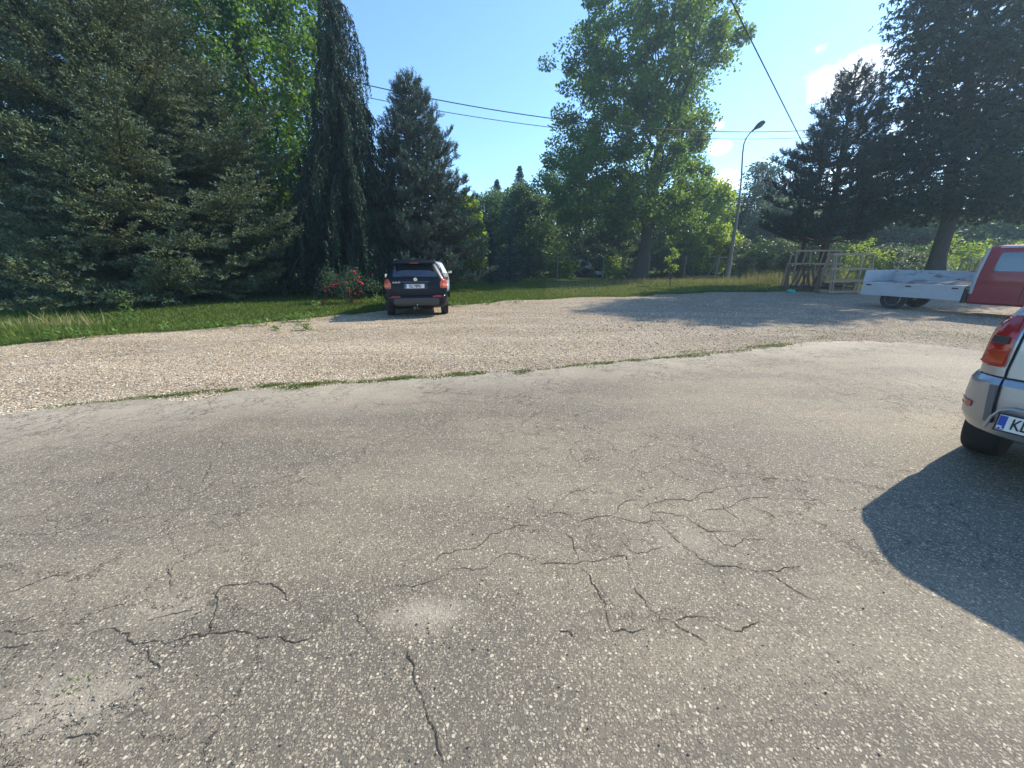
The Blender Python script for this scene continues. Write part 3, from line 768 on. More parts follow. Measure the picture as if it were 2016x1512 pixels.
go = link('gravel_stones', np_mesh('gravel_stones', V, F), STONE); tag(go, 'loose pale stones strewn over the gravel', 'stones', kind='stuff')
# crumbs and grit on the asphalt
P = np.concatenate([scatter_polar(2200, 0.7, 8.5, -60, 60, g, 0.9)] + [np.array([[G(px, py).x, G(px, py).y]]) + g.normal(size=(k, 2)) * sp for px, py, k, sp in ((150, 1385, 160, 0.13), (280, 1310, 90, 0.09), (850, 1215, 60, 0.12))])
P = P[inside(P, ap)]; n = len(P); s = 0.0018 + 0.0035 * g.random(n) ** 2
V = oct_[None] * s[:, None, None] * g.uniform(0.6, 1.4, (n, 6, 1)) * np.array([1.3, 1.0, 0.7])
V = (V + np.concatenate([P, np.full((n, 1), 0.019)], 1)[:, None, :] + np.array([0, 0, 1]) * (s * 0.4)[:, None, None]).reshape(-1, 3)
F = np.array([(0, 1, 4), (1, 2, 4), (2, 3, 4), (3, 0, 4), (1, 0, 5), (2, 1, 5), (3, 2, 5), (0, 3, 5)])
F = (F[None] + (np.arange(n) * 6)[:, None, None]).reshape(-1, 3)
t = NT('grit'); geo = t.node('ShaderNodeNewGeometry')
t.set(Base_Color=t.ramp(geo.outputs['Random Per Island'], [(0, (0.045, 0.038, 0.03)), (0.4, (0.13, 0.11, 0.085)), (0.7, (0.35, 0.3, 0.24)), (1, (0.6, 0.53, 0.42))]), Roughness=0.9)
go = link('road_grit', np_mesh('road_grit', V, F), t.m); tag(go, 'dark crumbs and grit scattered on the asphalt', 'grit', kind='stuff')

# grass blades
GR = leafmat('grass_blade', (0.045, 0.090, 0.016), (0.120, 0.165, 0.032), (0.22, 0.30, 0.04), 0.3, 0.6, 0.2, 0.8)
DRY = leafmat('grass_dry', (0.20, 0.19, 0.07), (0.34, 0.30, 0.14), (0.4, 0.38, 0.12), 0.3, 0.7, 0.2, 0.8)
def blades(L, P, h, w, g, mi=0, lean=0.35):
    n = len(P); P3 = np.concatenate([P, np.zeros((n, 1))], 1)
    A = np.concatenate([g.normal(size=(n, 2)) * lean, np.ones((n, 1))], 1) * (h * g.uniform(0.5, 1.3, n))[:, None]
    th = g.random(n) * 6.28
    W = np.stack([np.cos(th), np.sin(th), np.zeros(n)], 1) * (w * g.uniform(0.7, 1.3, n))[:, None]
    L.add(P3, A, W, mi)
L = Leaves()
lawn_poly = gp
PD = scatter_polar(60000, 14.0, 36, 5, 60, g, 1.0); PD = PD[~inside(PD, lawn_poly)]; dd_ = np.linalg.norm(PD, axis=1); blades(L, PD, 0.06 + 0.0012 * dd_, 0.006 + 0.0006 * dd_, g, 1)
P = scatter_polar(330000, 9.0, 36, -64, 60, g, 1.0); P = P[~inside(P, lawn_poly)]
d = np.linalg.norm(P, axis=1)
blades(L, P, 0.055 + 0.0012 * d, 0.006 + 0.0006 * d, g)
# ragged taller fringe where lawn meets gravel
E = np.array(lawn_edge); seg = E[1:] - E[:-1]; sl_ = np.linalg.norm(seg, axis=1)
ok = (np.abs(E[:-1, 0]) < 26)
idx = g.choice(np.arange(len(seg))[ok], 26000, p=(sl_[ok] / sl_[ok].sum()))
P = E[idx] + seg[idx] * g.random((len(idx), 1)); P = P + np.array([[0.0, 1.0]]) * (g.gamma(1.2, 0.22, (len(idx), 1)) - 0.18) + g.normal(size=(len(idx), 2)) * 0.03
blades(L, P, np.full(len(P), 0.085), 0.007, g)
# wilder seeding grass at the far left and below the fence
def patch(px0, py0, sx, sy, k, h, mi, z=0):
    p = G(px0, py0); Q = np.array([[p.x, p.y]]) + g.normal(size=(k, 2)) * np.array([[sx, sy]])
    Q = Q[~inside(Q, lawn_poly)]
    blades(L, Q, np.full(len(Q), h), 0.007, g, mi, 0.25)
patch(60, 655, 1.0, 0.28, 1300, 0.15, 0); patch(130, 645, 0.4, 0.15, 120, 0.36, 1); patch(20, 650, 0.9, 0.25, 260, 0.22, 1)
patch(-60, 660, 1.5, 0.4, 1500, 0.18, 0)
for px, py, sx, k, h in ((1275, 556, 1.2, 700, .3), (1230, 558, 1.0, 400, .25), (1480, 560, 2.5, 1500, .5), (1540, 560, 1.6, 1500, .8), (1720, 556, 3.0, 3000, .9), (1850, 555, 3, 3000, .9), (1950, 555, 3, 2500, .9), (1380, 556, 2.0, 700, .35)):
    patch(px, py, sx, 1.0, k, h, 1)
# tufts growing along the asphalt edge
for px, py, sx, sy, k in ((300, 784, .16, .03, 500), (380, 777, .20, .05, 700), (445, 771, .08, .03, 200), (585, 761, .22, .10, 1700), (640, 758, .12, .06, 300), (720, 752, .14, .05, 350), (785, 747, .22, .09, 900), (900, 739, .22, .07, 700), (935, 737, .12, .04, 300), (1040, 730, .14, .05, 350), (1130, 723, .34, .06, 1100), (1200, 716, .22, .06, 700),
                          (1290, 707, .30, .06, 600), (1350, 702, .2, .05, 300), (1420, 695, .4, .07, 700), (1530, 682, .6, .09, 1000), (1590, 672, .5, .15, 700), (600, 640, .2, .12, 260), (635, 650, .2, .1, 160), (480, 650, .2, .08, 60),
                          (860, 775, .05, .03, 60), (180, 796, .3, .03, 250), (1700, 655, 1.0, .25, 700), (1850, 660, .9, .3, 600), (640, 1228, .012, .008, 14), (165, 1358, .03, .02, 40), (1080, 768, .06, .02, 40)):
    p = G(px, py); Q = np.array([[p.x, p.y]]) + g.normal(size=(k, 2)) * np.array([[sx, sy]]) * .45 + (g.normal(size=(7, 2)) * np.array([[sx, sy]]))[g.integers(0, 7, k)]
    Q[:, 1] += (Q[:, 0] - p.x) * 0.30 if py > 670 and py < 1000 else 0
    blades(L, Q, np.full(len(Q), 0.028), 0.004, g, 0, 0.8)
go = L.build('grass', [GR, DRY]); tag(go, 'green grass of the lawn and tufts along the gravel edge', 'grass', kind='stuff')
# broad-leaved weeds along the lawn's edge
L = Leaves()
WD = leafmat('weed_leaf', (0.07, 0.15, 0.03), (0.16, 0.24, 0.06), (0.25, 0.4, 0.05), 0.3, 0.5)
for (px, py, k, h, sp) in ((600, 633, 10, .20, .15), (625, 612, 8, .28, .12), (640, 628, 8, .18, .2), (560, 633, 10, .14, .2), (500, 641, 12, .12, .3), (430, 646, 10, .12, .3), (110, 672, 12, .22, .22), (250, 620, 6, .7, .15), (262, 640, 5, .5, .1), (740, 597, 10, .2, .25), (755, 592, 8, .22, .2),
                           (900, 603, 10, .1, .3), (960, 600, 8, .1, .3), (340, 652, 8, .12, .3), (190, 664, 8, .12, .3), (605, 650, 6, .12, .1), (545, 650, 3, .08, .1), (1010, 595, 6, .1, .3)):
    p = G(px, py)
    for _ in range(k):
        b = np.array([p.x + g.normal() * sp, p.y + g.normal() * sp * .6, 0.01]); m_ = 9
        q = b + np.stack([g.normal(size=m_) * .03, g.normal(size=m_) * .03, h * g.random(m_)], 1)
        A = unit(np.stack([g.normal(size=m_), g.normal(size=m_), g.uniform(.1, .9, m_)], 1)) * g.uniform(.06, .12, (m_, 1)); L.add(q, A, unit(np.cross(A, np.array([0, 0, 1.]))) * .022)
go = L.build('edge_weeds', [WD]); tag(go, 'low broad-leaved weeds along the edge of the lawn', 'weeds', kind='stuff')
# ------------------------------------------------------------------ the trees, one by one
boughs('spruce_tree', 'huge spreading spruce with brownish feathery boughs down to the lawn at far left', 'tree', -13.2, 14.8, 14.4, 0.26,
       [(0.4, 5.4, 4.6), (1.2, 5.6, 5.0), (3, 5.4, 4.9), (6, 4.9, 4.4), (8, 4.2, 3.4), (10, 3.0, 2.4), (12, 2.0, 1.6), (14.4, 0.3, 0.3)], 0.45, [M['spruce'], M['sprucetip']], 101, step=0.44, nb=7, dsz=(0.075, 0.014))
boughs('spruce_tree', 'dark tall spruce with sky behind its left side at the top left corner', 'tree', -20.5, 17.5, 15.5, 0.26,
       [(0.5, 4.8, 4.8), (7, 4.2, 4.2), (11, 2.6, 2.6), (15.5, 0.2, 0.2)], 0.5, [M['spruce'], M['spruce']], 102, step=0.62, nb=6, sec=.28, tw=.11, dsz=(0.12, 0.024), nd=4)
decid('maple_tree', 'tall dark green maple rising behind the big spruce, sunlit at its top right', 'tree', -12.3, 21.0, 18.5, 0.32,
      [(1.2, 4.0, 3.4), (5, 5.2, 4.6), (10, 5.0, 4.4), (14, 4.6, 4.0), (18, 2.0, 2.0)], 2.0, 22, 1150, 105000, 0.17, M['mapleL'], 103, clump=0.72, hollow=.12)
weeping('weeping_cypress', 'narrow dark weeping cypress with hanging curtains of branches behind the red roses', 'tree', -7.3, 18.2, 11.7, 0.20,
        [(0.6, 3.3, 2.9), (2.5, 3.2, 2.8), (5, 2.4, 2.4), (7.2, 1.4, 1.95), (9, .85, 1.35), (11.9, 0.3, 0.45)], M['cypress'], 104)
pine('pine_tree', 'bluish pine with a pointed top standing behind the black car', 'tree', -4.5, 19.4, 9.0, 0.16,
     [(0.6, 2.9, 3.2), (3, 2.6, 2.9), (5, 1.9, 2.1), (7, 1.15, 1.35), (9, 0.3, 0.3)], 0.7, M['pineB'], 105, step=0.31, nb=8, shoots=1.7, sl=0.26, nl=0.115, nw=0.009, per=20)
decid('maple_tree', 'very tall maple with thick leaning trunk in the middle of the lawn', 'tree', 10.4, 31.5, 21.5, 0.46,
      [(4.0, 5, 3.8), (5.2, 7.5, 4.4), (6.5, 8.6, 4.4), (8, 8.8, 3.0), (10.8, 8.0, 2.3), (12.4, 7.2, 1.8), (13.2, 7.6, 3.6), (14.5, 7.8, 4.6), (15.5, 7.8, 3.6), (19, 5.6, 3.2), (21, 2.2, 2)], 4.4, 34, 720, 112000, 0.20, M['maple'], 106,
      clump=0.78, root_flare=1.6, lean=(0.9, 0.5), hollow=0.12)
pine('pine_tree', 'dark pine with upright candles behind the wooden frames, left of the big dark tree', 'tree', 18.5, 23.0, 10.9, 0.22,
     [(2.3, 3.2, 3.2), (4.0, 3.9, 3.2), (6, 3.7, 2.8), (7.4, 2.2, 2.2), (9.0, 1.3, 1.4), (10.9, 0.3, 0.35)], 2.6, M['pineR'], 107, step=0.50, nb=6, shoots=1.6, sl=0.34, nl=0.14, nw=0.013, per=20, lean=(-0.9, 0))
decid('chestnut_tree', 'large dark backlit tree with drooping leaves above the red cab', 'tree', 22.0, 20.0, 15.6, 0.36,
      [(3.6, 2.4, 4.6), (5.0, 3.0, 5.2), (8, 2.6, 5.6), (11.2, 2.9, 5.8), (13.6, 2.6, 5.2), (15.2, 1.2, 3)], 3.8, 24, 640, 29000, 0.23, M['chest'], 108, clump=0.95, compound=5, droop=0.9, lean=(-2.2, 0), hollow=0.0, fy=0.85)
# trees beyond the fence
far = [  # px, y, top py, crown radius, kind, label
    (925, 33, 398, 1.5, 'bright', 'yellow green young tree lit up just right of the bluish pine'),
    (966, 44, 392, 3.2, 'farmid', 'mid green bushy tree below the left one of the two small spruce tips'),
    (1085, 46, 355, 3.8, 'farmid', 'broad leafy tree showing under the left edge of the tall maple'),
    (1040, 39, 384, 3.0, 'farmid', 'green leafy tree with a flat top below the taller spruce tip'),
    (1150, 49, 366, 4.2, 'fardark', 'dark leafy tree behind the left part of the tall maple crown'),
    (1215, 42, 395, 3.4, 'fardark', 'dark leafy tree just left of the tall maple trunk'),
    (1330, 45, 385, 3.6, 'farmid', 'green leafy tree just right of the tall maple trunk'),
    (1372, 36, 372, 2.6, 'bright', 'bright yellow green tree added for the sunlit leaves at the lower right of the tall maple crown'),  # extra tree: the maple's sunlit foliage put into a bright leaf colour
    (1425, 48, 425, 3.0, 'willow', 'pale grey green tree at the foot of the street lamp'),
    (1468, 46, 340, 3.3, 'fardark', 'round topped dark tree behind the street lamp pole'),
    (1510, 41, 405, 3.2, 'willow', 'pale hazy tree to the left of the dark pine'),
    (1580, 45, 400, 3.8, 'farmid', 'leafy tree seen through the lower boughs of the dark pine'),
    (1690, 38, 415, 3.6, 'fardark', 'leafy tree between the dark pine trunk and the big dark tree'),
    (1800, 36, 420, 3.8, 'farmid', 'leafy tree behind the trunk of the big dark tree'),
    (1930, 34, 415, 3.8, 'farmid', 'leafy tree behind the red cab'),
    (2080, 32, 400, 4.2, 'farmid', 'leafy tree at the right edge behind the red cab'),
    (905, 41, 405, 2.6, 'farmid', 'green tree between the bluish pine and the yellow green young tree'),
    (1005, 47, 384, 3.2, 'farmid', 'leafy tree standing between the two distant spruce tips'),
    (1262, 50, 380, 3.6, 'farmid', 'leafy tree directly behind the tall maple trunk'),
    (1640, 42, 400, 3.4, 'farmid', 'leafy tree just behind the trunk of the dark pine'),
    (870, 43, 420, 3.2, 'farmid', 'leafy tree behind the lower boughs of the bluish pine'),
    (760, 40, 410, 3.6, 'fardark', 'dark leafy tree seen between the weeping cypress and the bluish pine'),
    (600, 36, 380, 4.0, 'fardark', 'dark leafy tree deep behind the weeping cypress'),
    (450, 34, 330, 4.4, 'fardark', 'dark leafy tree deep behind the trunk of the left maple'),
    (260, 32, 320, 4.4, 'fardark', 'dark leafy tree hidden behind the huge spruce'),
    (40, 28, 300, 4.4, 'fardark', 'dark leafy tree behind the huge spruce at the left edge'),
]
for i, (px, y, tpy, r, kind, lab) in enumerate(far):
    H = zat(tpy, y) * 1.08
    decid('broadleaf_tree', lab, 'tree', place(px, 0, y), y, H, 0.13 + 0.004 * H, [(0.9, r * 0.7, r * 0.7), (H * .35, r, r), (H * .7, r * .9, r * .9), (H * .98, r * .42, r * .42)], 0.9, 9, 130, 14000, 0.26,
          M[kind], 200 + i, group='leafy trees beyond the fence', clump=0.30 * r, twig=False, hollow=0.15)
for (px, y, tpy, r, lab) in ((980, 52, 356, 3.0, 'shorter of two distant spruce tips left of the tall maple'), (1022, 56, 328, 3.2, 'taller of two distant spruce tips left of the tall maple'),
                             (905, 50, 385, 2.2, 'distant spruce mostly behind the bluish pine')):
    H = zat(tpy, y)
    conifer('spruce_tree', lab, 'tree', place(px, 0, y), y, H, 0.16, [(0.5, r, r), (H * .5, r * .6, r * .6), (H * .85, r * .2, r * .2), (H, .04, .04)], 0.6, [M['farspruce'], M['farspruce']], 300 + px, group='distant spruces beyond the fence',
            step=0.36, nb=8, twigstep=0.2, twlen=0.9, nd=5, dsz=(0.24, 0.05), droop=0.1, upturn=0.3)
conifer('spruce_tree', 'small dark blue spruce on the lawn right of the black car', 'tree', place(968, 0, 25.5), 25.5, 3.0, 0.05, [(0.15, .85, .85), (1.5, .6, .6), (3.0, .05, .05)], 0.15, [M['bluespruce'], M['bluespruce']], 330, step=0.20, nb=6, twigstep=0.10, twlen=0.5, nd=4, dsz=(0.11, 0.018), droop=0.05, upturn=0.2)
conifer('spruce_tree', 'bushy dark young spruce beside the small blue spruce', 'tree', place(1003, 0, 28), 28, 3.3, 0.05, [(0.15, 1.15, 1.15), (1.5, .9, .9), (3.3, .05, .05)], 0.15, [M['bluespruce'], M['bluespruce']], 331, step=0.22, nb=6, twigstep=0.11, twlen=0.5, nd=4, dsz=(0.12, 0.02), droop=0.05, upturn=0.2)
# thicket behind the fence
bush = [(895, 33, 2.2, 'bright'), (940, 36, 2.8, 'fardark'), (1000, 35, 2.6, 'farmid'), (1050, 36, 3.0, 'fardark'), (1100, 35.5, 3.2, 'farmid'), (1112, 34.6, 1.5, 'bright'), (1150, 37, 3.0, 'fardark'), (1195, 36, 2.8, 'fardark'), (1206, 34.8, 1.7, 'bright'),
        (1235, 37, 3.4, 'farmid'), (1290, 36, 3.4, 'farmid'), (1322, 35, 3.0, 'willow'), (1360, 35.5, 3.6, 'willow'), (1400, 36, 3.4, 'willow'), (1450, 35, 3.6, 'willow'), (1490, 34, 3.4, 'farmid'), (1530, 33, 3.2, 'willow'),
        (1570, 31, 3.0, 'fardark'), (1625, 30, 3.2, 'farmid'), (1690, 27, 2.8, 'bright'), (1740, 27, 2.6, 'willow'), (1790, 26, 2.4, 'farmid'), (1830, 29, 3.2, 'bright'), (1890, 26, 2.6, 'bright'), (1940, 28, 3.0, 'farmid'), (1990, 26, 2.6, 'bright'), (2060, 25, 2.8, 'farmid'),
        (840, 34, 2.6, 'fardark'), (780, 32, 2.6, 'fardark'), (700, 30, 2.6, 'fardark'), (620, 29, 2.8, 'fardark'), (540, 28, 2.6, 'fardark'), (440, 28, 2.6, 'farmid')]
tone = {'bright': 'bright yellow green', 'farmid': 'mid green', 'fardark': 'dark green', 'willow': 'pale grey green'}
def where(px, y):
    if px < 600: return 'under the left maple'
    if px < 760: return 'behind the weeping cypress'
    if px < 870: return 'behind the black car'
    if px < 1030: return 'near the small blue spruce'
    if px < 1240: return 'left of the tall maple trunk'
    if px < 1345: return 'right of the tall maple trunk'
    if px < 1475: return 'near the street lamp'
    if px < 1600: return 'left of the dark pine trunk'
    if px < 1720: return 'behind the wooden frames'
    if px < 1860: return 'by the trunk above the flatbed'
    return 'behind the red cab'
seen = {}
for px, y, h, k in bush: seen.setdefault((k, where(px, y)), []).append(px)
for i, (px, y, h, k) in enumerate(bush):
    lst = seen[(k, where(px, y))]
    o = lst.index(px); w_ = '' if len(lst) == 1 else (['leftmost ', 'rightmost '][o] if len(lst) == 2 else (['leftmost ', 'middle ', 'rightmost '][min(o, 2)]))
    decid('bush', f'{w_}{tone[k]} bush beyond the fence, {where(px, y)}', 'bush', place(px, 0, y), y, h, 0.05, [(0.1, h * .42, h * .42), (h * .5, h * .5, h * .5), (h, h * .2, h * .2)], 0.2, 5, 40, 4200, 0.15 if y > 30 else 0.12, M[k], 400 + i,
          group='bushes of the thicket beyond the fence', clump=0.5, twig=False, hollow=0.0)
# white-flowering elder behind the flatbed
e = decid('flowering_bush', 'pale leafed bush with white blossom left of the dark trunk above the flatbed', 'bush', place(1800, 0, 23.5), 23.5, 2.0, 0.04, [(0.2, 1.1, 1.1), (1.2, 1.3, 1.3), (2.0, .5, .5)], 0.3, 5, 26, 2200, 0.12, M['willow'], 501, clump=0.4, twig=False)
g = np.random.default_rng(9); L = Leaves(); n = 380
P = rand_unit(n, g) * np.array([1.3, 1.0, 0.8]) + np.array([0, 0, 1.15]); P[:, 2] = np.abs(P[:, 2]); L.add(P, unit(rand_unit(n, g) + [0, 0, .5]) * .10, unit(np.cross(rand_unit(n, g), [0, 0, 1.])) * .045); L.build('blossom', [M['flower']], e)
# saplings on the lawn
decid('sapling', 'thin young sapling on the lawn right of the tall maple', 'tree', place(1318, 0, 23.5), 23.5, 2.3, 0.028, [(0.9, .3, .3), (1.6, .42, .42), (2.3, .1, .1)], 0.8, 5, 14, 420, 0.11, M['bright'], 502, clump=0.2)
decid('sapling', 'tiny leafy shoot on the lawn left of the tall maple', 'tree', place(1197, 0, 23.5), 23.5, 1.1, 0.015, [(0.2, .2, .2), (.7, .28, .28), (1.1, .08, .08)], 0.2, 3, 8, 260, 0.08, M['farmid'], 503, clump=0.13)
decid('sapling', 'dead-looking thin shoot on the lawn right of the small blue spruce', 'tree', place(1057, 0, 24), 24, 0.9, 0.014, [(0.3, .15, .15), (.9, .1, .1)], 0.2, 3, 6, 90, 0.07, M['fardark'], 504, clump=0.1)
# red climbing rose
def rose(name, label, x, y, h, spread, nl, blooms, seed, petal='petal'):
    g = np.random.default_rng(seed)
    e = empty(name, (x, y, 0)); tag(e, label, 'rose bush')
    st = MB(); C = []
    for i in range(13):
        a = g.uniform(0, 6.28); r = spread * g.uniform(.25, 1.0); hh = h * g.uniform(.5, 1.05) * (1.1 - .35 * r / spread)
        ex, ey = r * math.cos(a), r * .6 * math.sin(a)
        c = curve((g.normal() * .06, g.normal() * .05, 0), (ex, ey, hh), (0, 0, .25 * h), 7, g, .03)
        st.tube(c, list(np.linspace(.012, .005, 7)), 5, cap=False)
        for q in c[3:]: C.append(q)
        c2 = curve(c[-1], c[-1] + np.array([ex * .25, ey * .2, -.25 * h * g.random()]), (0, 0, .1), 4, g, .05); st.tube(c2, .005, 4, cap=False); C += list(c2[1:])
    st.build('stem', BARKP, e)
    C = np.array(C); idx = g.integers(0, len(C), nl); P = C[idx] + g.normal(size=(nl, 3)) * np.array([.13, .13, .11]); P[:, 2] = np.maximum(P[:, 2], .05)
    L = Leaves(); A = unit(rand_unit(nl, g) + [0, 0, -.1]) * g.uniform(.035, .065, (nl, 1)); L.add(P, A, unit(np.cross(A, unit(rand_unit(nl, g) * .6 + [0, 0, 1.]))) * .016); L.build('foliage', [M['rose']], e)
    for (bx, bz, by, rr) in blooms:
        B = MB()
        for q in range(7):
            p = Vector((bx + g.normal() * rr * .3, by + g.normal() * rr * .3, bz + g.normal() * rr * .25)); s = rr * g.uniform(.25, .45)
            bm = bmesh.new(); bmesh.ops.create_icosphere(bm, subdivisions=2, radius=s)
            for v in bm.verts: v.co = v.co * (1 + .28 * math.sin(7 * v.co.x / s + q) * math.cos(6 * v.co.z / s)) ; v.co.z *= .75
            bm.verts.index_update(); B.add([v.co + p for v in bm.verts], [[v.index for v in f.verts] for f in bm.faces]); bm.free()
        B.build('bloom', M['petal'] if petal == 'petal' else M[petal], e, True)
    return e
RX, RY = G(690, 598).x, G(690, 598).y
def rb(px, py, rr=.05, dy=-.35):
    y = RY + dy; return (place(px, 0, y) - RX, zat(py, y), dy, rr)
rose('rose_bush', 'sprawling rose bush with clusters of red blooms left of the black car', RX, RY, 1.35, 1.15, 3600,
     [rb(706, 536, .09), (rb(712, 545, .06)), rb(712, 555, .09), rb(718, 559, .10), rb(688, 556, .08), rb(668, 560, .07), rb(658, 563, .10), rb(671, 559, .09), rb(645, 566, .09), rb(644, 573, .07), rb(657, 576, .08), rb(644, 583, .06), rb(640, 593, .07), rb(690, 568, .07), rb(706, 567, .05), rb(713, 574, .08),
      rb(739, 541, .04), rb(714, 594, .06), rb(697, 592, .06), rb(670, 541, .04), rb(690, 574, .06), rb(702, 578, .05), rb(652, 568, .05), rb(637, 598, .05), rb(662, 565, .08)], 61)
rose('rose_bush', 'low bush with pink blossom at the right end of the huge spruce', place(537, 0, 20.5), 20.5, 1.1, .8, 1100, [(g.normal() * .28, .85 + g.normal() * .14, -.3, .10) for _ in range(16)], 62, 'pink')

# far-off wood that closes the view behind everything
g = np.random.default_rng(77); L = Leaves()
n = 150000; px_ = g.uniform(-500, 2400, n); yy = g.uniform(62, 80, n)
clx = np.floor(px_ / 26).astype(int) + 40 * np.floor((yy - 62) / 6).astype(int)
hh = 8.4 + 1.7 * np.sin(clx * 12.9898) + .7 * np.sin(clx * 4.1)
ctr = (px_ / 26 - np.floor(px_ / 26)) - .5
z_ = hh * (1 - 1.5 * ctr ** 2) * g.random(n) ** .75
P = np.stack([(px_ - 1008) / FPX * (yy * math.cos(PITCH)), yy, z_], 1)
A = unit(rand_unit(n, g) + [0, 0, -.2]) * g.uniform(.35, .75, (n, 1)); L.add(P, A, unit(np.cross(A, rand_unit(n, g) * .8 + [0, 0, .8])) * .22)
tag(L.build('far_wood', [M['farmid']]), 'far-off wood closing the view beyond the fence', 'wood', kind='stuff')
# ------------------------------------------------------------------ vehicles
def paint(name, col, metal, rough, coat=0.5, sp=0.5):
    t = NT(name); n = t.noise(t.coord(), 3.0, 4, 0.6); d = t.noise(t.coord(), 40.0, 3, 0.7)
    t.set(Base_Color=t.mix(t.math('MULTIPLY', n, 0.5), col, tuple(c * 0.75 for c in col)), Metallic=metal, Roughness=t.math('ADD', rough, t.math('MULTIPLY', d, 0.12)), Coat_Weight=coat, Coat_Roughness=0.05, Specular_IOR_Level=sp)
    return t.m
PBLACK = paint('paint_black', (0.003, 0.004, 0.009), 0.0, 0.28, 0.12, 0.22)
PSILVER = paint('paint_silver', (0.40, 0.43, 0.46), 0.75, 0.28)
PRED = paint('paint_red', (0.25, 0.008, 0.018), 0.0, 0.42)
PWHITE = paint('paint_pale_blue', (0.48, 0.55, 0.62), 0.2, 0.35)
GLASS = simple('glass_dark', (0.012, 0.018, 0.022), 0.05, spec=0.9, coat=1.0)
GLASSL = simple('glass_truck', (0.05, 0.085, 0.11), 0.06, spec=0.9, coat=1.0)
RUB = simple('rubber', (0.018, 0.018, 0.018), 0.85, nz=0.4, nscale=20)
PLAS = simple('plastic_black', (0.020, 0.021, 0.023), 0.6, nz=0.2, nscale=30)
PLASG = simple('plastic_grey', (0.12, 0.12, 0.125), 0.6, nz=0.2, nscale=30)
RIM = simple('rim_alloy', (0.45, 0.46, 0.48), 0.35, metal=0.9)
CHROME = simple('chrome', (0.75, 0.76, 0.78), 0.18, metal=1.0)
SEAM = simple('seam', (0.006, 0.006, 0.007), 0.9)
LRED = simple('lens_red', (0.34, 0.006, 0.010), 0.14, coat=.7)
LORG = simple('lens_orange', (0.62, 0.11, 0.012), 0.15, coat=.4)
LREDD = simple('lens_dark_red', (0.26, 0.006, 0.012), 0.12, coat=1.0)
LWHT = simple('lens_clear', (0.42, 0.42, 0.42), 0.1, coat=1.0)
PLATE = simple('plate_white', (0.72, 0.73, 0.70), 0.4)
PBLUE = simple('plate_blue', (0.01, 0.06, 0.36), 0.4)
INK = simple('plate_ink', (0.012, 0.012, 0.014), 0.5)
def plan(z, x0, x1, w, rr, rf, bow=0.03, k=7, m=7):
    """closed outline of a car's body at height z (counter-clockwise), corners rounded"""
    out = []
    def corner(cx, cy, r, a0, a1):
        for i in range(k): a = R(a0 + (a1 - a0) * i / (k - 1)); out.append([cx + r * math.cos(a), cy + r * math.sin(a)])
    def seg(a, b):
        for i in range(1, m): t = i / m; out.append([a[0] + (b[0] - a[0]) * t, a[1] + (b[1] - a[1]) * t])
    rr, rf = min(rr, w * .95), min(rf, w * .95)
    corner(x1 - rf, w - rf, rf, 0, 90); seg((x1 - rf, w), (x0 + rr, w)); corner(x0 + rr, w - rr, rr, 90, 180)
    seg((x0, w - rr), (x0, -w + rr)); corner(x0 + rr, -w + rr, rr, 180, 270); seg((x0 + rr, -w), (x1 - rf, -w)); corner(x1 - rf, -w + rf, rf, 270, 360); seg((x1, -w + rf), (x1, w - rf))
    mid = (x0 + x1) / 2
    for p in out:
        q = (p[1] / w) ** 2
        if p[0] < mid: p[0] += bow * q * (1 if p[0] < x0 + rr + .3 else 0) * max(0, 1 - (p[0] - x0) / (rr + .3))
        p[1] *= 1 - 0.045 * ((p[0] - mid) / (x1 - x0) * 2) ** 4
    return [(p[0], p[1], z) for p in out]
def interp_rings(rows, sub=3):
    """smooth between key rings"""
    rows = np.array(rows, float); out = []
    for i in range(len(rows) - 1):
        for s in range(sub):
            t = s / sub; out.append(rows[i] * (1 - t) + rows[i + 1] * t)
    out.append(rows[-1]); return out
def ring_mesh(rows, sub=2):
    mb = MB(); rings = [plan(*r) for r in interp_rings(rows, sub)]; n = len(rings[0])
    V = [p for r in rings for p in r]; F = []
    for i in range(len(rings) - 1):
        for j in range(n): F.append((i * n + j, i * n + (j + 1) % n, (i + 1) * n + (j + 1) % n, (i + 1) * n + j))
    F.append(tuple(range(n))[::-1]); F.append(tuple((len(rings) - 1) * n + j for j in range(n)))
    me = bpy.data.meshes.new('b'); me.from_pydata(V, [], F); me.update(); return me
def cut_wheels(me, xs, r, w, depth=0.26, zc=None):
    o = bpy.data.objects.new('tmp', me); COL.objects.link(o)
    cm_ = MB()
    for x in xs:
        for sgn in (-1, 1):
            a = 28; rr = r + 0.05
            vs = [(x + rr * math.cos(2 * math.pi * i / a), sgn * (w - depth), (zc or r) + rr * math.sin(2 * math.pi * i / a)) for i in range(a)] + [(x + rr * math.cos(2 * math.pi * i / a), sgn * (w + .3), (zc or r) + rr * math.sin(2 * math.pi * i / a)) for i in range(a)]
            fs = [(i, (i + 1) % a, (i + 1) % a + a, i + a) for i in range(a)] + [tuple(range(a))[::-1], tuple(range(a, 2 * a))]
            if sgn > 0: fs = [f[::-1] for f in fs]
            cm_.add(vs, fs)
    c = cm_.build('cutter', SEAM)
    bm = bmesh.new(); bm.from_mesh(c.data); bmesh.ops.recalc_face_normals(bm, faces=bm.faces); bm.to_mesh(c.data); bm.free()
    bm = bmesh.new(); bm.from_mesh(me); bmesh.ops.recalc_face_normals(bm, faces=bm.faces); bm.to_mesh(me); bm.free()
    md = o.modifiers.new('b', 'BOOLEAN'); md.operation = 'DIFFERENCE'; md.object = c; md.solver = 'EXACT'
    dg = bpy.context.evaluated_depsgraph_get(); dg.update()
    res = bpy.data.meshes.new_from_object(o.evaluated_get(dg))
    bpy.data.objects.remove(o); bpy.data.objects.remove(c)
    return res
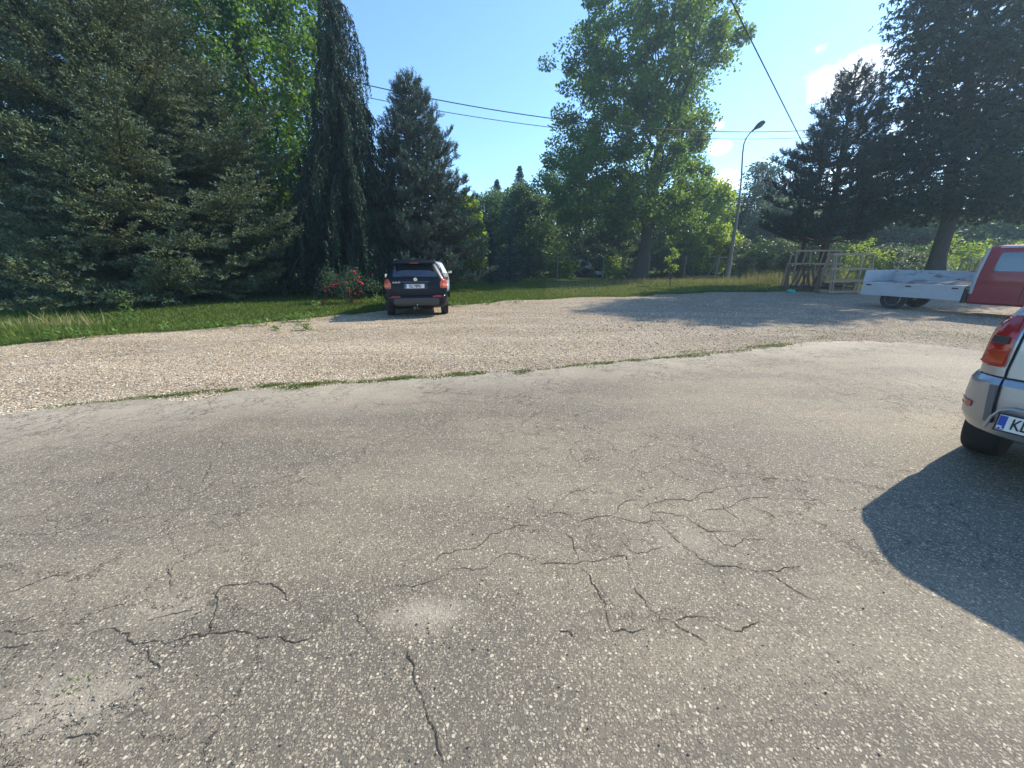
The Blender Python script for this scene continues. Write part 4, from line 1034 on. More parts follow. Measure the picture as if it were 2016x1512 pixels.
def rpoly(pts, r=0.03, k=4):
    out = []; n = len(pts)
    for i in range(n):
        p0, p, p1 = Vector(pts[i - 1]), Vector(pts[i]), Vector(pts[(i + 1) % n])
        a, b = (p0 - p), (p1 - p); rr = min(r, a.length * .45, b.length * .45)
        A, B = p + a.normalized() * rr, p + b.normalized() * rr
        for j in range(k + 1):
            t = j / k; out.append(A * (1 - t) ** 2 + p * 2 * t * (1 - t) + B * t * t)
    return [(q.x, q.y) for q in out]
def on_body(name, bvh, poly, view, mat, parent, off=0.006, skirt=0.03, cuts=3, smooth=True):
    """panel that follows the body: outline seen from `view` laid on to the surface"""
    dirs = {'rear': (Vector((1, 0, 0)), lambda a, b: Vector((-3, a, b))), 'front': (Vector((-1, 0, 0)), lambda a, b: Vector((9, a, b))),
            'left': (Vector((0, -1, 0)), lambda a, b: Vector((a, 4, b))), 'right': (Vector((0, 1, 0)), lambda a, b: Vector((a, -4, b)))}
    if view in dirs: D, O = dirs[view]
    else:  # ('corner', sign): looking 45 degrees at a rear corner; a runs along the face
        s = view[1]; ang = R(view[2]); D = Vector((math.cos(ang), -s * math.sin(ang), 0)); U = Vector((math.sin(ang), s * math.cos(ang), 0))
        O = lambda a, b: Vector((0, 0, b)) + U * a - D * 4
    bm = bmesh.new()
    tri = tessellate_polygon([[Vector((p[0], p[1], 0)) for p in poly]])
    vs = [bm.verts.new((p[0], p[1], 0)) for p in poly]
    for t in tri:
        try: bm.faces.new([vs[i] for i in t])
        except ValueError: pass
    for _ in range(cuts):
        ed = [e for e in bm.edges if e.calc_length() > 0.07]
        if not ed: break
        bmesh.ops.subdivide_edges(bm, edges=ed, cuts=1); bmesh.ops.triangulate(bm, faces=bm.faces)
    bad = []
    nm = {}
    for v in bm.verts:
        h = bvh.ray_cast(O(v.co.x, v.co.y), D)
        if h[0] is None: bad.append(v); continue
        nrm = h[1] if h[1].dot(D) < 0 else -h[1]
        v.co = h[0] + nrm * off; nm[v] = nrm
    bmesh.ops.delete(bm, geom=bad, context='VERTS')
    for f in bm.faces:
        f.normal_update()
        if f.normal.dot(D) > 0: f.normal_flip()
    be = [e for e in bm.edges if e.is_boundary]
    ex = bmesh.ops.extrude_edge_only(bm, edges=be)
    for g_ in ex['geom']:
        if isinstance(g_, bmesh.types.BMVert): g_.co = g_.co + D * skirt
    me = bpy.data.meshes.new(name); bm.to_mesh(me); bm.free()
    o = link(name, me, mat, parent)
    if smooth:
        me.polygons.foreach_set('use_smooth', [True] * len(me.polygons))
        try: me.set_sharp_from_angle(angle=R(35))
        except Exception: pass
    return o
def line_poly(pts, w):
    P = [Vector(p) for p in pts]; L_, R_ = [], []
    for i, p in enumerate(P):
        d = (P[min(i + 1, len(P) - 1)] - P[max(i - 1, 0)]).normalized(); n = Vector((-d.y, d.x))
        L_.append(p + n * w / 2); R_.append(p - n * w / 2)
    return [(q.x, q.y) for q in L_ + R_[::-1]]
def text_mesh(s, size, depth=0.002, extra=0.0):
    c = bpy.data.curves.new('t', 'FONT'); c.body = s; c.size = size; c.extrude = depth; c.align_x = 'CENTER'; c.align_y = 'CENTER'; c.offset = extra; c.resolution_u = 3
    o = bpy.data.objects.new('t', c); COL.objects.link(o)
    dg = bpy.context.evaluated_depsgraph_get(); dg.update()
    me = bpy.data.meshes.new_from_object(o.evaluated_get(dg)); bpy.data.objects.remove(o); return me
def put_text(name, s, size, loc, parent, mat, stretch=1.0, extra=0.0, depth=0.002):
    """upright lettering facing local -X"""
    me = text_mesh(s, size, depth, extra)
    for v in me.vertices: x_, y_, z_ = v.co; v.co = (-z_ + loc[0], -x_ * stretch + loc[1], y_ + loc[2])
    me.update(); return link(name, me, mat, parent)
def plate(parent, x, yc, z, txt, tilt=0.0, w=0.52, h=0.114, blue=True):
    e = MB(); e.box((x, yc, z), (0.008, w, h), bev=0.003); o = e.build('number_plate', PLATE, parent)
    b = MB(); bw = .042 * w / .52; b.box((x - 0.0055, yc + w / 2 - bw * .6, z), (0.004, bw, h - 0.01)); b.build('blue_band', PBLUE, o)
    put_text('plate_text', txt, h * 0.98, (x - 0.006, (yc - 0.02) if len(txt) > 2 else (yc + w / 2 - .090), z - 0.001), o, INK, (w - .075) / (0.0545 * len(txt) * 1.12) * 0.86 if len(txt) > 5 else .60, 0.0012 if len(txt) < 4 else 0.0028)
    put_text('country_code', 'PL', 0.030, (x - 0.009, yc + w / 2 - bw * .6, z - 0.032), o, PLATE, 1, 0.0008)
    fr = MB()
    for s in (-1, 1): fr.box((x + .001, yc, z + s * (h / 2 + .004)), (.012, w + .02, .008)); fr.box((x + .001, yc + s * (w / 2 + .004), z), (.012, .0075, h))
    fr.build('plate_frame', PLAS, o)
    return o
def wheel(parent, x, y, r, w, spokes=5, hub=False, z=None):
    s = 1 if y > 0 else -1; Mx = Matrix.Translation((x, y, z or r)) @ Matrix.Rotation(s * math.pi / 2, 4, 'Z')
    t = MB(); h = w / 2
    t.lathe([(r * .60, -h), (r * .66, -h * 1.02), (r * .93, -h * .98), (r * .985, -h * .80), (r, -h * .5), (r, h * .5), (r * .985, h * .80), (r * .93, h * .98), (r * .66, h * 1.02), (r * .60, h * .8)], 40, Mx)
    wo = t.build('wheel', RUB, parent, True)
    q = MB(); q.lathe([(r * .62, -h * .8), (r * .64, h * .9), (r * .60, h * .92), (r * .56, h * .6), (r * .16, h * .55), (r * .13, h * .75), (r * .02, h * .78)], 30, Mx)
    ro = q.build('rim', RIM, wo, True)
    sp = MB()
    for i in range(spokes):
        a = 2 * math.pi * (i + .5) / spokes; c_, s_ = math.cos(a), math.sin(a)
        sp.add([Mx @ Vector((h * .56 + dx, rr * r * c_ - wd * s_ * r, rr * r * s_ + wd * c_ * r)) for dx in (0, .008) for rr, wd in ((.20, -.10), (.20, .10), (.54, .16), (.54, -.16))],
               [(0, 1, 2, 3), (7, 6, 5, 4), (0, 4, 5, 1), (1, 5, 6, 2), (2, 6, 7, 3), (3, 7, 4, 0)])
    sp.build('rim_recess', PLAS, ro)
    return wo
def mirror(parent, x, y, z, mat, s=1, sc=1.0):
    m = MB(); bm = bmesh.new(); bmesh.ops.create_cube(bm, size=1)
    for v in bm.verts:
        v.co = Vector((v.co.x * .10, v.co.y * .21, v.co.z * .155)) * sc
        if v.co.x > 0: v.co.y *= .75; v.co.z *= .7
    bmesh.ops.bevel(bm, geom=bm.edges[:], offset=.03 * sc, segments=3, affect='EDGES'); bm.verts.index_update()
    m.add([v.co + Vector((x, y, z)) for v in bm.verts], [[v.index for v in f.verts] for f in bm.faces]); bm.free()
    m.tube([(x, y - s * .06, z - .04), (x, y - s * .17, z - .07)], [.03, .035], 6)
    o = m.build('door_mirror', mat, parent, True)
    g_ = MB(); g_.box((x - .052 * sc, y, z), (.006, .16 * sc, .11 * sc), bev=.002); g_.build('mirror_glass', CHROME, o)
    return o

# black hatchback
HB = R(90 + 12.5)
car = empty('parked_car', (-2.60, 10.30, 0.0), HB)
tag(car, 'small black hatchback seen from behind, nose on the lawn beside the red roses', 'car')
rows = [(0.27, .14, 3.95, .74, .22, .35), (0.33, .04, 4.05, .82, .24, .4), (0.42, .0, 4.10, .855, .26, .45), (0.56, .0, 4.12, .868, .26, .48), (0.615, .015, 4.10, .870, .24, .48), (0.635, .07, 4.09, .868, .16, .48),
        (0.80, .075, 4.05, .868, .14, .46), (0.92, .085, 3.95, .860, .14, .44), (0.97, .095, 3.78, .852, .15, .42), (1.03, .10, 3.25, .835, .16, .40), (1.09, .11, 3.02, .812, .17, .35), (1.22, .17, 2.80, .755, .20, .32),
        (1.38, .25, 2.50, .680, .22, .28), (1.49, .31, 2.25, .620, .22, .25), (1.545, .36, 2.10, .575, .22, .25), (1.58, .46, 1.90, .50, .25, .25), (1.60, .65, 1.7, .36, .2, .2)]
me = cut_wheels(ring_mesh(rows, 3), (0.80, 3.30), 0.325, 0.868)
bvh = BVHTree.FromPolygons([v.co.copy() for v in me.vertices], [tuple(p.vertices) for p in me.polygons])
body = link('body', me, PBLACK, car); me.polygons.foreach_set('use_smooth', [True] * len(me.polygons)); me.set_sharp_from_angle(angle=R(30))
rw = on_body('rear_window', bvh, rpoly([(-.60, 1.14), (.60, 1.14), (.50, 1.47), (-.50, 1.47)], .06), 'rear', GLASS, car)
sp = MB(); sp.box((.24, 0, 1.535), (.30, 1.10, .05), Matrix.Rotation(R(-6), 3, 'Y'), bev=.02); spo = sp.build('roof_spoiler', PBLACK, car, True)
b = MB(); b.box((.092, 0, 1.512), (.02, .22, .022), bev=.004); b.build('brake_light', LRED, spo)
for s in (-1, 1):
    tl = on_body('tail_light', bvh, rpoly([(s * .66, .82), (s * .86, .84), (s * .90, .97), (s * .86, 1.10), (s * .70, 1.08), (s * .64, .95)], .04), ('c', 1, 0) if False else 'rear', LORG, car, off=.012)
    on_body('side_lens', bvh, rpoly([(.19, .86), (.30, .90), (.28, 1.04), (.20, 1.08)], .02), 'left' if s > 0 else 'right', LORG, tl, off=.012)
    on_body('red_lens', bvh, rpoly([(s * .69, .985), (s * .865, .985), (s * .845, 1.09), (s * .715, 1.07)], .03), 'rear', LRED, tl, off=.020)
    on_body('red_lens', bvh, rpoly([(s * .675, .83), (s * .80, .83), (s * .80, .875), (s * .665, .875)], .02), 'rear', LRED, tl, off=.020)
    on_body('reflector', bvh, rpoly([(s * .43, .588), (s * .66, .588), (s * .66, .622), (s * .43, .622)], .012), 'rear', LRED, car, off=.008)
    on_body('side_window', bvh, rpoly([(.62, 1.12), (2.78, 1.08), (2.25, 1.46), (1.0, 1.50), (.72, 1.40)], .06), 'left' if s > 0 else 'right', GLASS, car)
    on_body('door_pillar', bvh, line_poly([(1.72, 1.06), (1.62, 1.48)], .07), 'left' if s > 0 else 'right', PBLACK, car, off=.010)
    for xx in (.95, 1.75, 2.85): on_body('door_seam', bvh, line_poly([(xx, .42), (xx, 1.05)], .010), 'left' if s > 0 else 'right', SEAM, car, off=.003, skirt=.004)
    on_body('headlight', bvh, rpoly([(s * .45, .74), (s * .78, .76), (s * .76, .92), (s * .50, .90)], .04), 'front', LWHT, car, off=.01)
    mirror(car, 2.45, s * .93, 1.10, PBLACK, s)
    wheel(car, .80, s * .765, .325, .205); wheel(car, 3.30, s * .765, .325, .205)
    rl = MB(); rl.tube([(.55, s * .545, 1.565), (.62, s * .55, 1.60), (1.6, s * .55, 1.62), (2.0, s * .53, 1.595)], .014, 8); rl.build('roof_rail', PLAS, car, True)
on_body('windscreen', bvh, rpoly([(-.66, 1.10), (.66, 1.10), (.52, 1.46), (-.52, 1.46)], .06), 'front', GLASS, car)
on_body('bumper_trim', bvh, rpoly([(-.74, .36), (.74, .36), (.80, .46), (.76, .565), (-.76, .565), (-.80, .46)], .05), 'rear', PLASG if False else simple('bumper_dull', (0.045, 0.043, 0.038), 0.5, nz=.2, nscale=12), car, off=.006)
on_body('tailgate_trim', bvh, line_poly([(-.36, 1.005), (.36, 1.005)], .014), 'rear', PLASG, car, off=.012)
for pts in ([(-.62, .66), (.62, .66)], [(-.62, .66), (-.66, .95), (-.64, 1.12)], [(.62, .66), (.66, .95), (.64, 1.12)]): on_body('tailgate_seam', bvh, line_poly(pts, .010), 'rear', SEAM, car, off=.003, skirt=.004)
on_body('plate_recess', bvh, rpoly([(-.34, .80), (.34, .80), (.30, .99), (-.30, .99)], .04), 'rear', simple('recess_dull', (0.012, 0.013, 0.016), 0.4), car, off=.005)
plate(car, .052, 0.03, .89, 'KLI 78951')
put_text('badge', 'SUZUKI', .052, (.070, .50, .995), car, CHROME, 1.15, .001)
em = MB()
for k in (0, 1):   # winged S emblem: two mirrored hooks joined by a slanting bar
    q = Matrix.Rotation(math.pi * k, 3, 'X')
    pts = [(.0, .050), (-.052, .022), (-.052, .004), (.0, -.022), (.020, -.012), (-.018, .010), (.0, .022), (.036, .008), (.052, .018)]
    V = [Vector((0, -a, b)) for a, b in pts]; V = [q @ v for v in V]
    em.add([(v.x + .068 + d, v.y, v.z + 1.075) for d in (0, .008) for v in V], [tuple(range(9)), tuple(range(9, 18))[::-1]] + [(i, (i + 1) % 9, (i + 1) % 9 + 9, i + 9) for i in range(9)])
em.build('emblem', CHROME, car)
wp = MB(); wp.tube([(.115, .0, 1.135), (.128, .12, 1.155), (.14, .34, 1.16)], [.012, .010, .006], 6); wp.build('wiper', PLAS, car)
tb = MB(); tb.tube([(.35, 0, .30), (.06, 0, .28), (-.07, 0, .29), (-.09, 0, .36)], [.028, .028, .022, .016], 10)
bm = bmesh.new(); bmesh.ops.create_uvsphere(bm, u_segments=12, v_segments=8, radius=.027); bm.verts.index_update(); tb.add([v.co + Vector((-.09, 0, .385)) for v in bm.verts], [[v.index for v in f.verts] for f in bm.faces]); bm.free()
tb.box((-.01, .07, .29), (.05, .06, .09), bev=.008)
tb.build('tow_bar', CHROME if False else simple('towbar_steel', (.10, .10, .10), .4, metal=.8), car, True)
cb = MB(); cb.box((.30, 0, .285), (.06, 1.0, .045), bev=.008); cb.box((.55, -.3, .27), (.5, .3, .12), bev=.05); cb.build('underbody', PLAS, car)

car.scale = (1, 1, .96)
# pale car standing behind the black one
car2 = empty('parked_car', (-3.42, 15.6, 0), R(100)); tag(car2, 'pale blue-white car mostly hidden behind the black hatchback', 'car')
rows2 = [(z + .0, x0, x1, w, a, b) for z, x0, x1, w, a, b in rows]
me2 = cut_wheels(ring_mesh(rows2, 2), (0.80, 3.30), 0.32, 0.868)
bv2 = BVHTree.FromPolygons([v.co.copy() for v in me2.vertices], [tuple(p.vertices) for p in me2.polygons])
link('body', me2, PWHITE, car2); me2.polygons.foreach_set('use_smooth', [True] * len(me2.polygons)); me2.set_sharp_from_angle(angle=R(30))
on_body('rear_window', bv2, rpoly([(-.60, 1.14), (.60, 1.14), (.50, 1.47), (-.50, 1.47)], .06), 'rear', GLASSL, car2)
for s in (-1, 1):
    on_body('side_window', bv2, rpoly([(.62, 1.12), (2.78, 1.08), (2.25, 1.46), (1.0, 1.50), (.72, 1.40)], .06), 'left' if s > 0 else 'right', GLASSL, car2)
    on_body('tail_light', bv2, rpoly([(s * .68, .82), (s * .86, .84), (s * .86, 1.08), (s * .72, 1.08)], .04), 'rear', LRED, car2, off=.012)
    wheel(car2, .80, s * .765, .32, .2); wheel(car2, 3.30, s * .765, .32, .2); mirror(car2, 2.45, s * .93, 1.10, PWHITE, s)
car2.scale = (1, 1, .93)

# silver off-roader cut by the right edge of the picture
suv = empty('parked_car', (3.48, 1.69, 0.018), R(90 - 64)); tag(suv, 'silver off-roader in the right foreground, showing its rear corner and red tail light', 'car')
rows = [(0.33, .12, 3.70, .76, .26, .3), (0.365, .04, 3.80, .825, .28, .4), (0.45, .01, 3.84, .860, .26, .45), (0.60, .0, 3.86, .870, .24, .45), (0.705, .005, 3.86, .868, .22, .45), (0.742, .03, 3.85, .855, .20, .45), (0.752, .055, 3.84, .840, .14, .42),
        (0.82, .06, 3.83, .842, .12, .42), (0.98, .07, 3.78, .842, .12, .42), (1.05, .085, 3.62, .836, .12, .4), (1.10, .105, 3.1, .822, .13, .4), (1.14, .125, 2.85, .805, .13, .35), (1.33, .23, 2.50, .735, .15, .3), (1.53, .36, 2.20, .670, .16, .25),
        (1.62, .42, 2.05, .635, .18, .25), (1.665, .48, 1.95, .59, .2, .2), (1.69, .60, 1.8, .48, .2, .2)]
me = cut_wheels(ring_mesh(rows, 3), (0.76, 3.04), 0.345, 0.87)
bvh = BVHTree.FromPolygons([v.co.copy() for v in me.vertices], [tuple(p.vertices) for p in me.polygons])
link('body', me, PSILVER, suv); me.polygons.foreach_set('use_smooth', [True] * len(me.polygons)); me.set_sharp_from_angle(angle=R(28))
on_body('rear_window', bvh, rpoly([(-.62, 1.16), (.62, 1.16), (.54, 1.54), (-.54, 1.54)], .05), 'rear', GLASS, suv)
for s in (-1, 1):
    sd_ = 'left' if s > 0 else 'right'
    tl = on_body('tail_light', bvh, rpoly([(s * .690, .815), (s * .832, .815), (s * .836, .90), (s * .826, 1.05), (s * .80, 1.135), (s * .695, 1.145)], .012), 'rear', LRED, suv, off=.012)
    on_body('side_lens', bvh, rpoly([(.165, .825), (.20, .825), (.27, 1.0), (.29, 1.13), (.19, 1.13)], .01), sd_, LRED, tl, off=.012)
    on_body('dark_lens', bvh, rpoly([(s * .700, 1.045), (s * .818, 1.035), (s * .798, 1.125), (s * .704, 1.13)], .01), 'rear', LREDD, tl, off=.018)
    on_body('orange_lens', bvh, rpoly([(s * .700, .83), (s * .822, .83), (s * .826, .925), (s * .700, .925)], .01), 'rear', simple('lens_amber', (.40, .040, .012), .14, coat=.7), tl, off=.018)
    on_body('reversing_lens', bvh, rpoly([(s * .715, .965), (s * .780, .965), (s * .780, 1.010), (s * .715, 1.010)], .008), 'rear', simple('lens_smoke', (.07, .06, .06), .12, coat=.6), tl, off=.022)
    on_body('reflector', bvh, rpoly([(s * .765, .505), (s * .842, .515), (s * .842, .555), (s * .765, .555)], .015), 'rear', LRED, suv, off=.006)
    on_body('side_window', bvh, rpoly([(.48, 1.17), (2.45, 1.15), (2.05, 1.54), (.70, 1.54)], .05), sd_, GLASS, suv)
    on_body('bumper_gap', bvh, line_poly([(s * .695, .70), (s * .680, .58), (s * .665, .45)], .035), 'rear', PLASG, suv, off=.004)
    on_body('tailgate_seam', bvh, line_poly([(s * .672, 1.13), (s * .674, .80), (s * .666, .70), (s * .640, .45)], .010), 'rear', SEAM, suv, off=.009)
    on_body('panel_seam', bvh, line_poly([(s * .68, .750), (s * .83, .750)], .008), 'rear', SEAM, suv, off=.004)
    wheel(suv, .80, s * .742, .335, .20); wheel(suv, 3.04, s * .742, .335, .20); mirror(suv, 2.25, s * .845, 1.07, PLAS, s, .62)
    rl = MB(); rl.tube([(.60, s * .58, 1.64), (.68, s * .585, 1.72), (1.7, s * .58, 1.72), (1.9, s * .56, 1.66)], .018, 8); rl.build('roof_rail', PLAS, suv, True)
    on_body('headlight', bvh, rpoly([(s * .45, .74), (s * .78, .76), (s * .76, .92), (s * .50, .90)], .04), 'front', LWHT, suv, off=.01)
    for xx in (.95, 2.1): on_body('door_seam', bvh, line_poly([(xx, .45), (xx, 1.08)], .010), sd_, SEAM, suv, off=.003, skirt=.004)
on_body('windscreen', bvh, rpoly([(-.64, 1.12), (.64, 1.12), (.54, 1.50), (-.54, 1.50)], .05), 'front', GLASS, suv)
on_body('tailgate_reflector', bvh, rpoly([(.35, .650), (.535, .650), (.535, .700), (.35, .700)], .01), 'rear', LREDD, suv, off=.008)
on_body('panel_seam', bvh, line_poly([(.665, .750), (-.665, .750)], .008), 'rear', SEAM, suv, off=.004)
# hooded recess round the plate
hd = MB(); hd.tube([(-.0, .655, .42), (-.006, .645, .50), (-.010, .62, .555), (-.012, .58, .575), (-.012, .14, .575), (-.012, .09, .55), (-.004, .08, .43)], .009, 8); hd.build('plate_hood', PSILVER, suv, True)
plate(suv, -.012, .410, .480, 'KL', w=.40, h=.104)
put_text('badge', 'S', .05, (.052, .60, .90), suv, CHROME, 1, .001)
ub = MB(); ub.box((1.2, 0, .33), (1.9, .9, .10), bev=.04); ub.tube([(.3, -.3, .31), (.02, -.3, .30)], .03, 10); ub.build('underbody', PLAS, suv)

# ------------------------------------------------------------------ red crew-cab flatbed
WOODP = simple('panel_white', (0.40, 0.42, 0.44), 0.6, nz=.30, nscale=2.2)
t = NT('bed_stained'); n = t.noise(t.scale(t.coord(), (1, 1, 2.2)), 2.6, 6, 0.7); f = t.math('MULTIPLY', t.math('SUBTRACT', n, .50), 7.0, clamp=True)
t.set(Base_Color=t.mix(f, (0.42, 0.45, 0.48), (0.10, 0.10, 0.10)), Roughness=.75); STAIN = t.m
hd_ = math.atan2(-2.4, .95); W2 = .86
hx, hy = math.cos(hd_), math.sin(hd_)
trk = empty('flatbed_truck', (12.14 - hy * W2, 13.2 + hx * W2, 0), hd_)
tag(trk, 'red crew-cab pickup truck with a white dropside flatbed, side board hanging down', 'truck')
BL = 2.42
f = MB(); f.box((BL / 2, 0, .80), (BL, 2 * W2, .05)); f.build('bed_floor', STAIN, trk)
f = MB(); f.box((BL / 2, -W2 - .022, .61), (BL, .028, .40), bev=.005); f.box((BL / 2, -W2 - .040, .795), (BL, .010, .03)); f.box((BL / 2, -W2 - .040, .425), (BL, .010, .03)); db = f.build('side_board', WOODP, trk)
for x_ in (.18, 1.2, 2.24):
    f = MB(); f.box((x_, -W2 - .050, .745), (.13, .022, .035), bev=.006); f.box((x_ + .02, -W2 - .066, .745), (.08, .010, .018)); f.build('latch', PLAS, db)
f = MB(); f.box((BL / 2, W2 + .015, 1.02), (BL, .028, .38), bev=.005); f.build('side_board', STAIN, trk)
f = MB(); f.box((-.015, 0, 1.02), (.028, 2 * W2 + .02, .38), bev=.005); f.build('tailgate', WOODP, trk)
# heap of sand and rubble on the floor
bm = bmesh.new(); bmesh.ops.create_grid(bm, x_segments=60, y_segments=30, size=.5)
gg = np.random.default_rng(4)
bumps = [(gg.uniform(.1, 2.5), gg.uniform(-.75, .7), gg.uniform(.12, .35), gg.uniform(.03, .12)) for _ in range(40)] + [(1.75, -.3, .35, .16), (2.2, -.3, .25, .18), (.45, .1, .3, .10)]
for v in bm.verts:
    x_, y_ = .06 + (v.co.x + .5) * 2.3, (v.co.y) * 1.6; z_ = sum(h_ * math.exp(-((x_ - a) ** 2 + (y_ - b_) ** 2) / (r_ * r_)) for a, b_, r_, h_ in bumps) * .32 + gg.normal() * .005
    v.co = (x_, y_, .826 + max(min(z_ - .02, .3), -.002))
me = bpy.data.meshes.new('h'); bm.to_mesh(me); bm.free(); heap = link('rubble', me, simple('rubble_grey', (0.15, 0.15, 0.15), .95, nz=.6, nscale=18, bump=.8))
heap.location = trk.location; heap.rotation_euler = trk.rotation_euler; tag(heap, 'thin spread of grey rubble and dust on the white flatbed', 'rubble')
CBM = [(.34, BL + .06, BL + 3.0, .80, .06, .3), (.40, BL + .05, BL + 3.08, .85, .06, .3), (.75, BL + .04, BL + 3.10, .86, .06, .3), (1.05, BL + .04, BL + 3.05, .86, .06, .3), (1.10, BL + .04, BL + 2.92, .855, .06, .3),
       (1.60, BL + .06, BL + 2.45, .79, .06, .25), (1.82, BL + .08, BL + 2.20, .75, .07, .25), (1.89, BL + .13, BL + 2.05, .70, .1, .25), (1.92, BL + .3, BL + 1.9, .58, .1, .2)]
me = cut_wheels(ring_mesh(CBM, 3), (BL + 2.35,), .33, .86)
bvh = BVHTree.FromPolygons([v.co.copy() for v in me.vertices], [tuple(p.vertices) for p in me.polygons])
link('cab', me, PRED, trk); me.polygons.foreach_set('use_smooth', [True] * len(me.polygons)); me.set_sharp_from_angle(angle=R(28))
for s, sd_ in ((1, 'left'), (-1, 'right')):
    on_body('rear_side_window', bvh, rpoly([(BL + .38, 1.24), (BL + .98, 1.24), (BL + .98, 1.72), (BL + .42, 1.72)], .06), sd_, GLASSL, trk)
    on_body('door_window', bvh, rpoly([(BL + 1.10, 1.22), (BL + 2.5, 1.18), (BL + 2.1, 1.72), (BL + 1.10, 1.72)], .06), sd_, GLASSL, trk)
    on_body('corner_trim', bvh, line_poly([(BL + .115, .62), (BL + .115, 1.2), (BL + .135, 1.84)], .09), sd_, WOODP, trk, off=.012)
    on_body('gutter', bvh, line_poly([(BL + .10, 1.855), (BL + 2.05, 1.855)], .035), sd_, WOODP, trk, off=.012)
    for xx in (1.04, 1.9): on_body('door_seam', bvh, line_poly([(BL + xx, .45), (BL + xx, 1.75)], .012), sd_, SEAM, trk, off=.004, skirt=.004)
    wheel(trk, .86, s * (.70 if s < 0 else .72), .325, .21, 6); wheel(trk, BL + 2.35, s * .74, .325, .2, 6); mirror(trk, BL + 2.35, s * .97, 1.28, PLAS, s)
    f = MB(); f.box((1.38, s * .72, .50), (.02, .26, .34)); f.build('mud_flap', PLAS, trk)
    f = MB(); f.box((BL + .02, s * .70, .55), (.10, .24, .40), bev=.01); f.build('gap_block', PLAS, trk)  # black block filling the dark gap between bed and cab
on_body('windscreen', bvh, rpoly([(-.68, 1.18), (.68, 1.18), (.60, 1.76), (-.60, 1.76)], .05), 'front', GLASSL, trk)
on_body('back_window', bvh, rpoly([(-.5, 1.25), (.5, 1.25), (.5, 1.70), (-.5, 1.70)], .05), 'rear', GLASSL, trk)
f = MB()
for s in (-1, 1): f.box((BL / 2 + .1, s * .38, .68), (BL + .2, .07, .14))
for x_ in (.1, .9, 1.7, 2.4): f.box((x_, 0, .735), (.06, 1.6, .06))
f.box((.86, 0, .34), (.10, 1.25, .10), bev=.03); f.box((.02, 0, .52), (.05, 1.5, .10), bev=.01)
f.build('chassis', PLAS, trk)
# ------------------------------------------------------------------ street lamp, pole, cables
def P3(px, py, y):
    d = pix_dir(px, py); t = y / d.y; return Vector((d.x * t, y, CAM_H + d.z * t))
CONC = simple('concrete', (0.22, 0.22, 0.20), 0.9, nz=.25, nscale=6, bump=.3)
STEEL = simple('galvanised', (0.30, 0.31, 0.33), 0.5, metal=.5, nz=.2)
LAMPH = simple('lamp_housing', (0.10, 0.11, 0.13), 0.5, nz=.2)
CABLE = simple('cable_black', (0.02, 0.02, 0.022), 0.6)
lx = place(1431, 0, 32.0)
lp = empty('street_lamp', (lx, 32.0, 0)); tag(lp, 'tall street lamp on a concrete pole with one tilted lamp head', 'street lamp')
b = MB(); b.tube([(0, 0, -.1), (-.06, 0, 3.0), (-.12, 0, 6.2)], [.18, .14, .10], 12); b.build('pole', CONC, lp, True)
b = MB(); b.tube([(-.10, 0, 5.6), (-.26, 0, 7.5), (-.50, 0, 9.2), (-.56, -.05, 9.8), (-.53, -.15, 10.15), (-.44, -.35, 10.42), (-.34, -.5, 10.55)], [.075, .065, .055, .05, .045, .04, .04], 10); b.build('arm', STEEL, lp, True)
b = MB(); q = Vector((.34, -.9, .42)).normalized().to_track_quat('X', 'Z').to_matrix().to_4x4(); Mx = Matrix.Translation((-.38, -.46, 10.52)) @ q @ Matrix.Scale(.62, 4, (0, 0, 1))
b.lathe([(.03, 0), (.085, .04), (.10, .22), (.19, .42), (.25, .62), (.24, .80), (.17, .95), (.05, 1.02)], 20, Mx); hd2 = b.build('lamp_head', LAMPH, lp, True)
b = MB(); b.lathe([(.02, .42), (.15, .5), (.19, .66), (.15, .85), (.02, .92)], 16, Matrix.Translation((0.03, 0, -.07)) @ Mx); b.build('lens', LWHT, hd2, True)
pp = P3(1640, 240, 26.5)
up = empty('utility_pole', (pp.x, 26.5, 0)); tag(up, 'wooden utility pole hidden in the dark pine where the cables meet', 'utility pole')
b = MB(); b.tube([(0, 0, -.1), (0, 0, pp.z * .5), (0, 0, pp.z + .2)], [.15, .13, .10], 10); b.build('pole', BARKP, up, True)
b = MB(); b.box((0, -.1, pp.z - .35), (1.3, .08, .10), bev=.01); b.build('crossarm', BARKP, up)
for s in (-1, 1): b = MB(); b.lathe([(.02, 0), (.045, .02), (.03, .05), (.045, .08), (.02, .12)], 10, Matrix.Translation((s * .5, -.1, pp.z - .30)) @ Matrix.Rotation(-math.pi / 2, 4, 'Y')); b.build('insulator', PLATE, up)
def cable(label, a, b_, sag, r):
    n = 40; pts = []
    for i in range(n + 1):
        t = i / n; p = a.lerp(b_, t); p.z -= sag * 4 * t * (1 - t); pts.append(p)
    m = MB(); m.tube(pts, r, 6); tag(m.build('overhead_cable', CABLE, None, True), label, 'cable', 'overhead cables')
cable('upper of two long cables running from the weeping cypress to the dark pine', P3(560, 128, 21), P3(1640, 254, 26.4), 1.02, .021)
cable('lower, thinner of two long cables running from the weeping cypress to the dark pine', P3(560, 156, 21), P3(1640, 268, 26.4), .95, .015)
cable('steep thick cable dropping from the top of the picture to the dark pine', P3(1138, -600, 9), P3(1640, 401, 26.4), .0, .020)
cable('upper of two cables slanting down behind the street lamp', P3(1640, 252, 26.4), P3(1380, 392, 62), .15, .034)
cable('lower of two cables slanting down behind the street lamp', P3(1640, 279, 26.4), P3(1392, 402, 62), .15, .030)
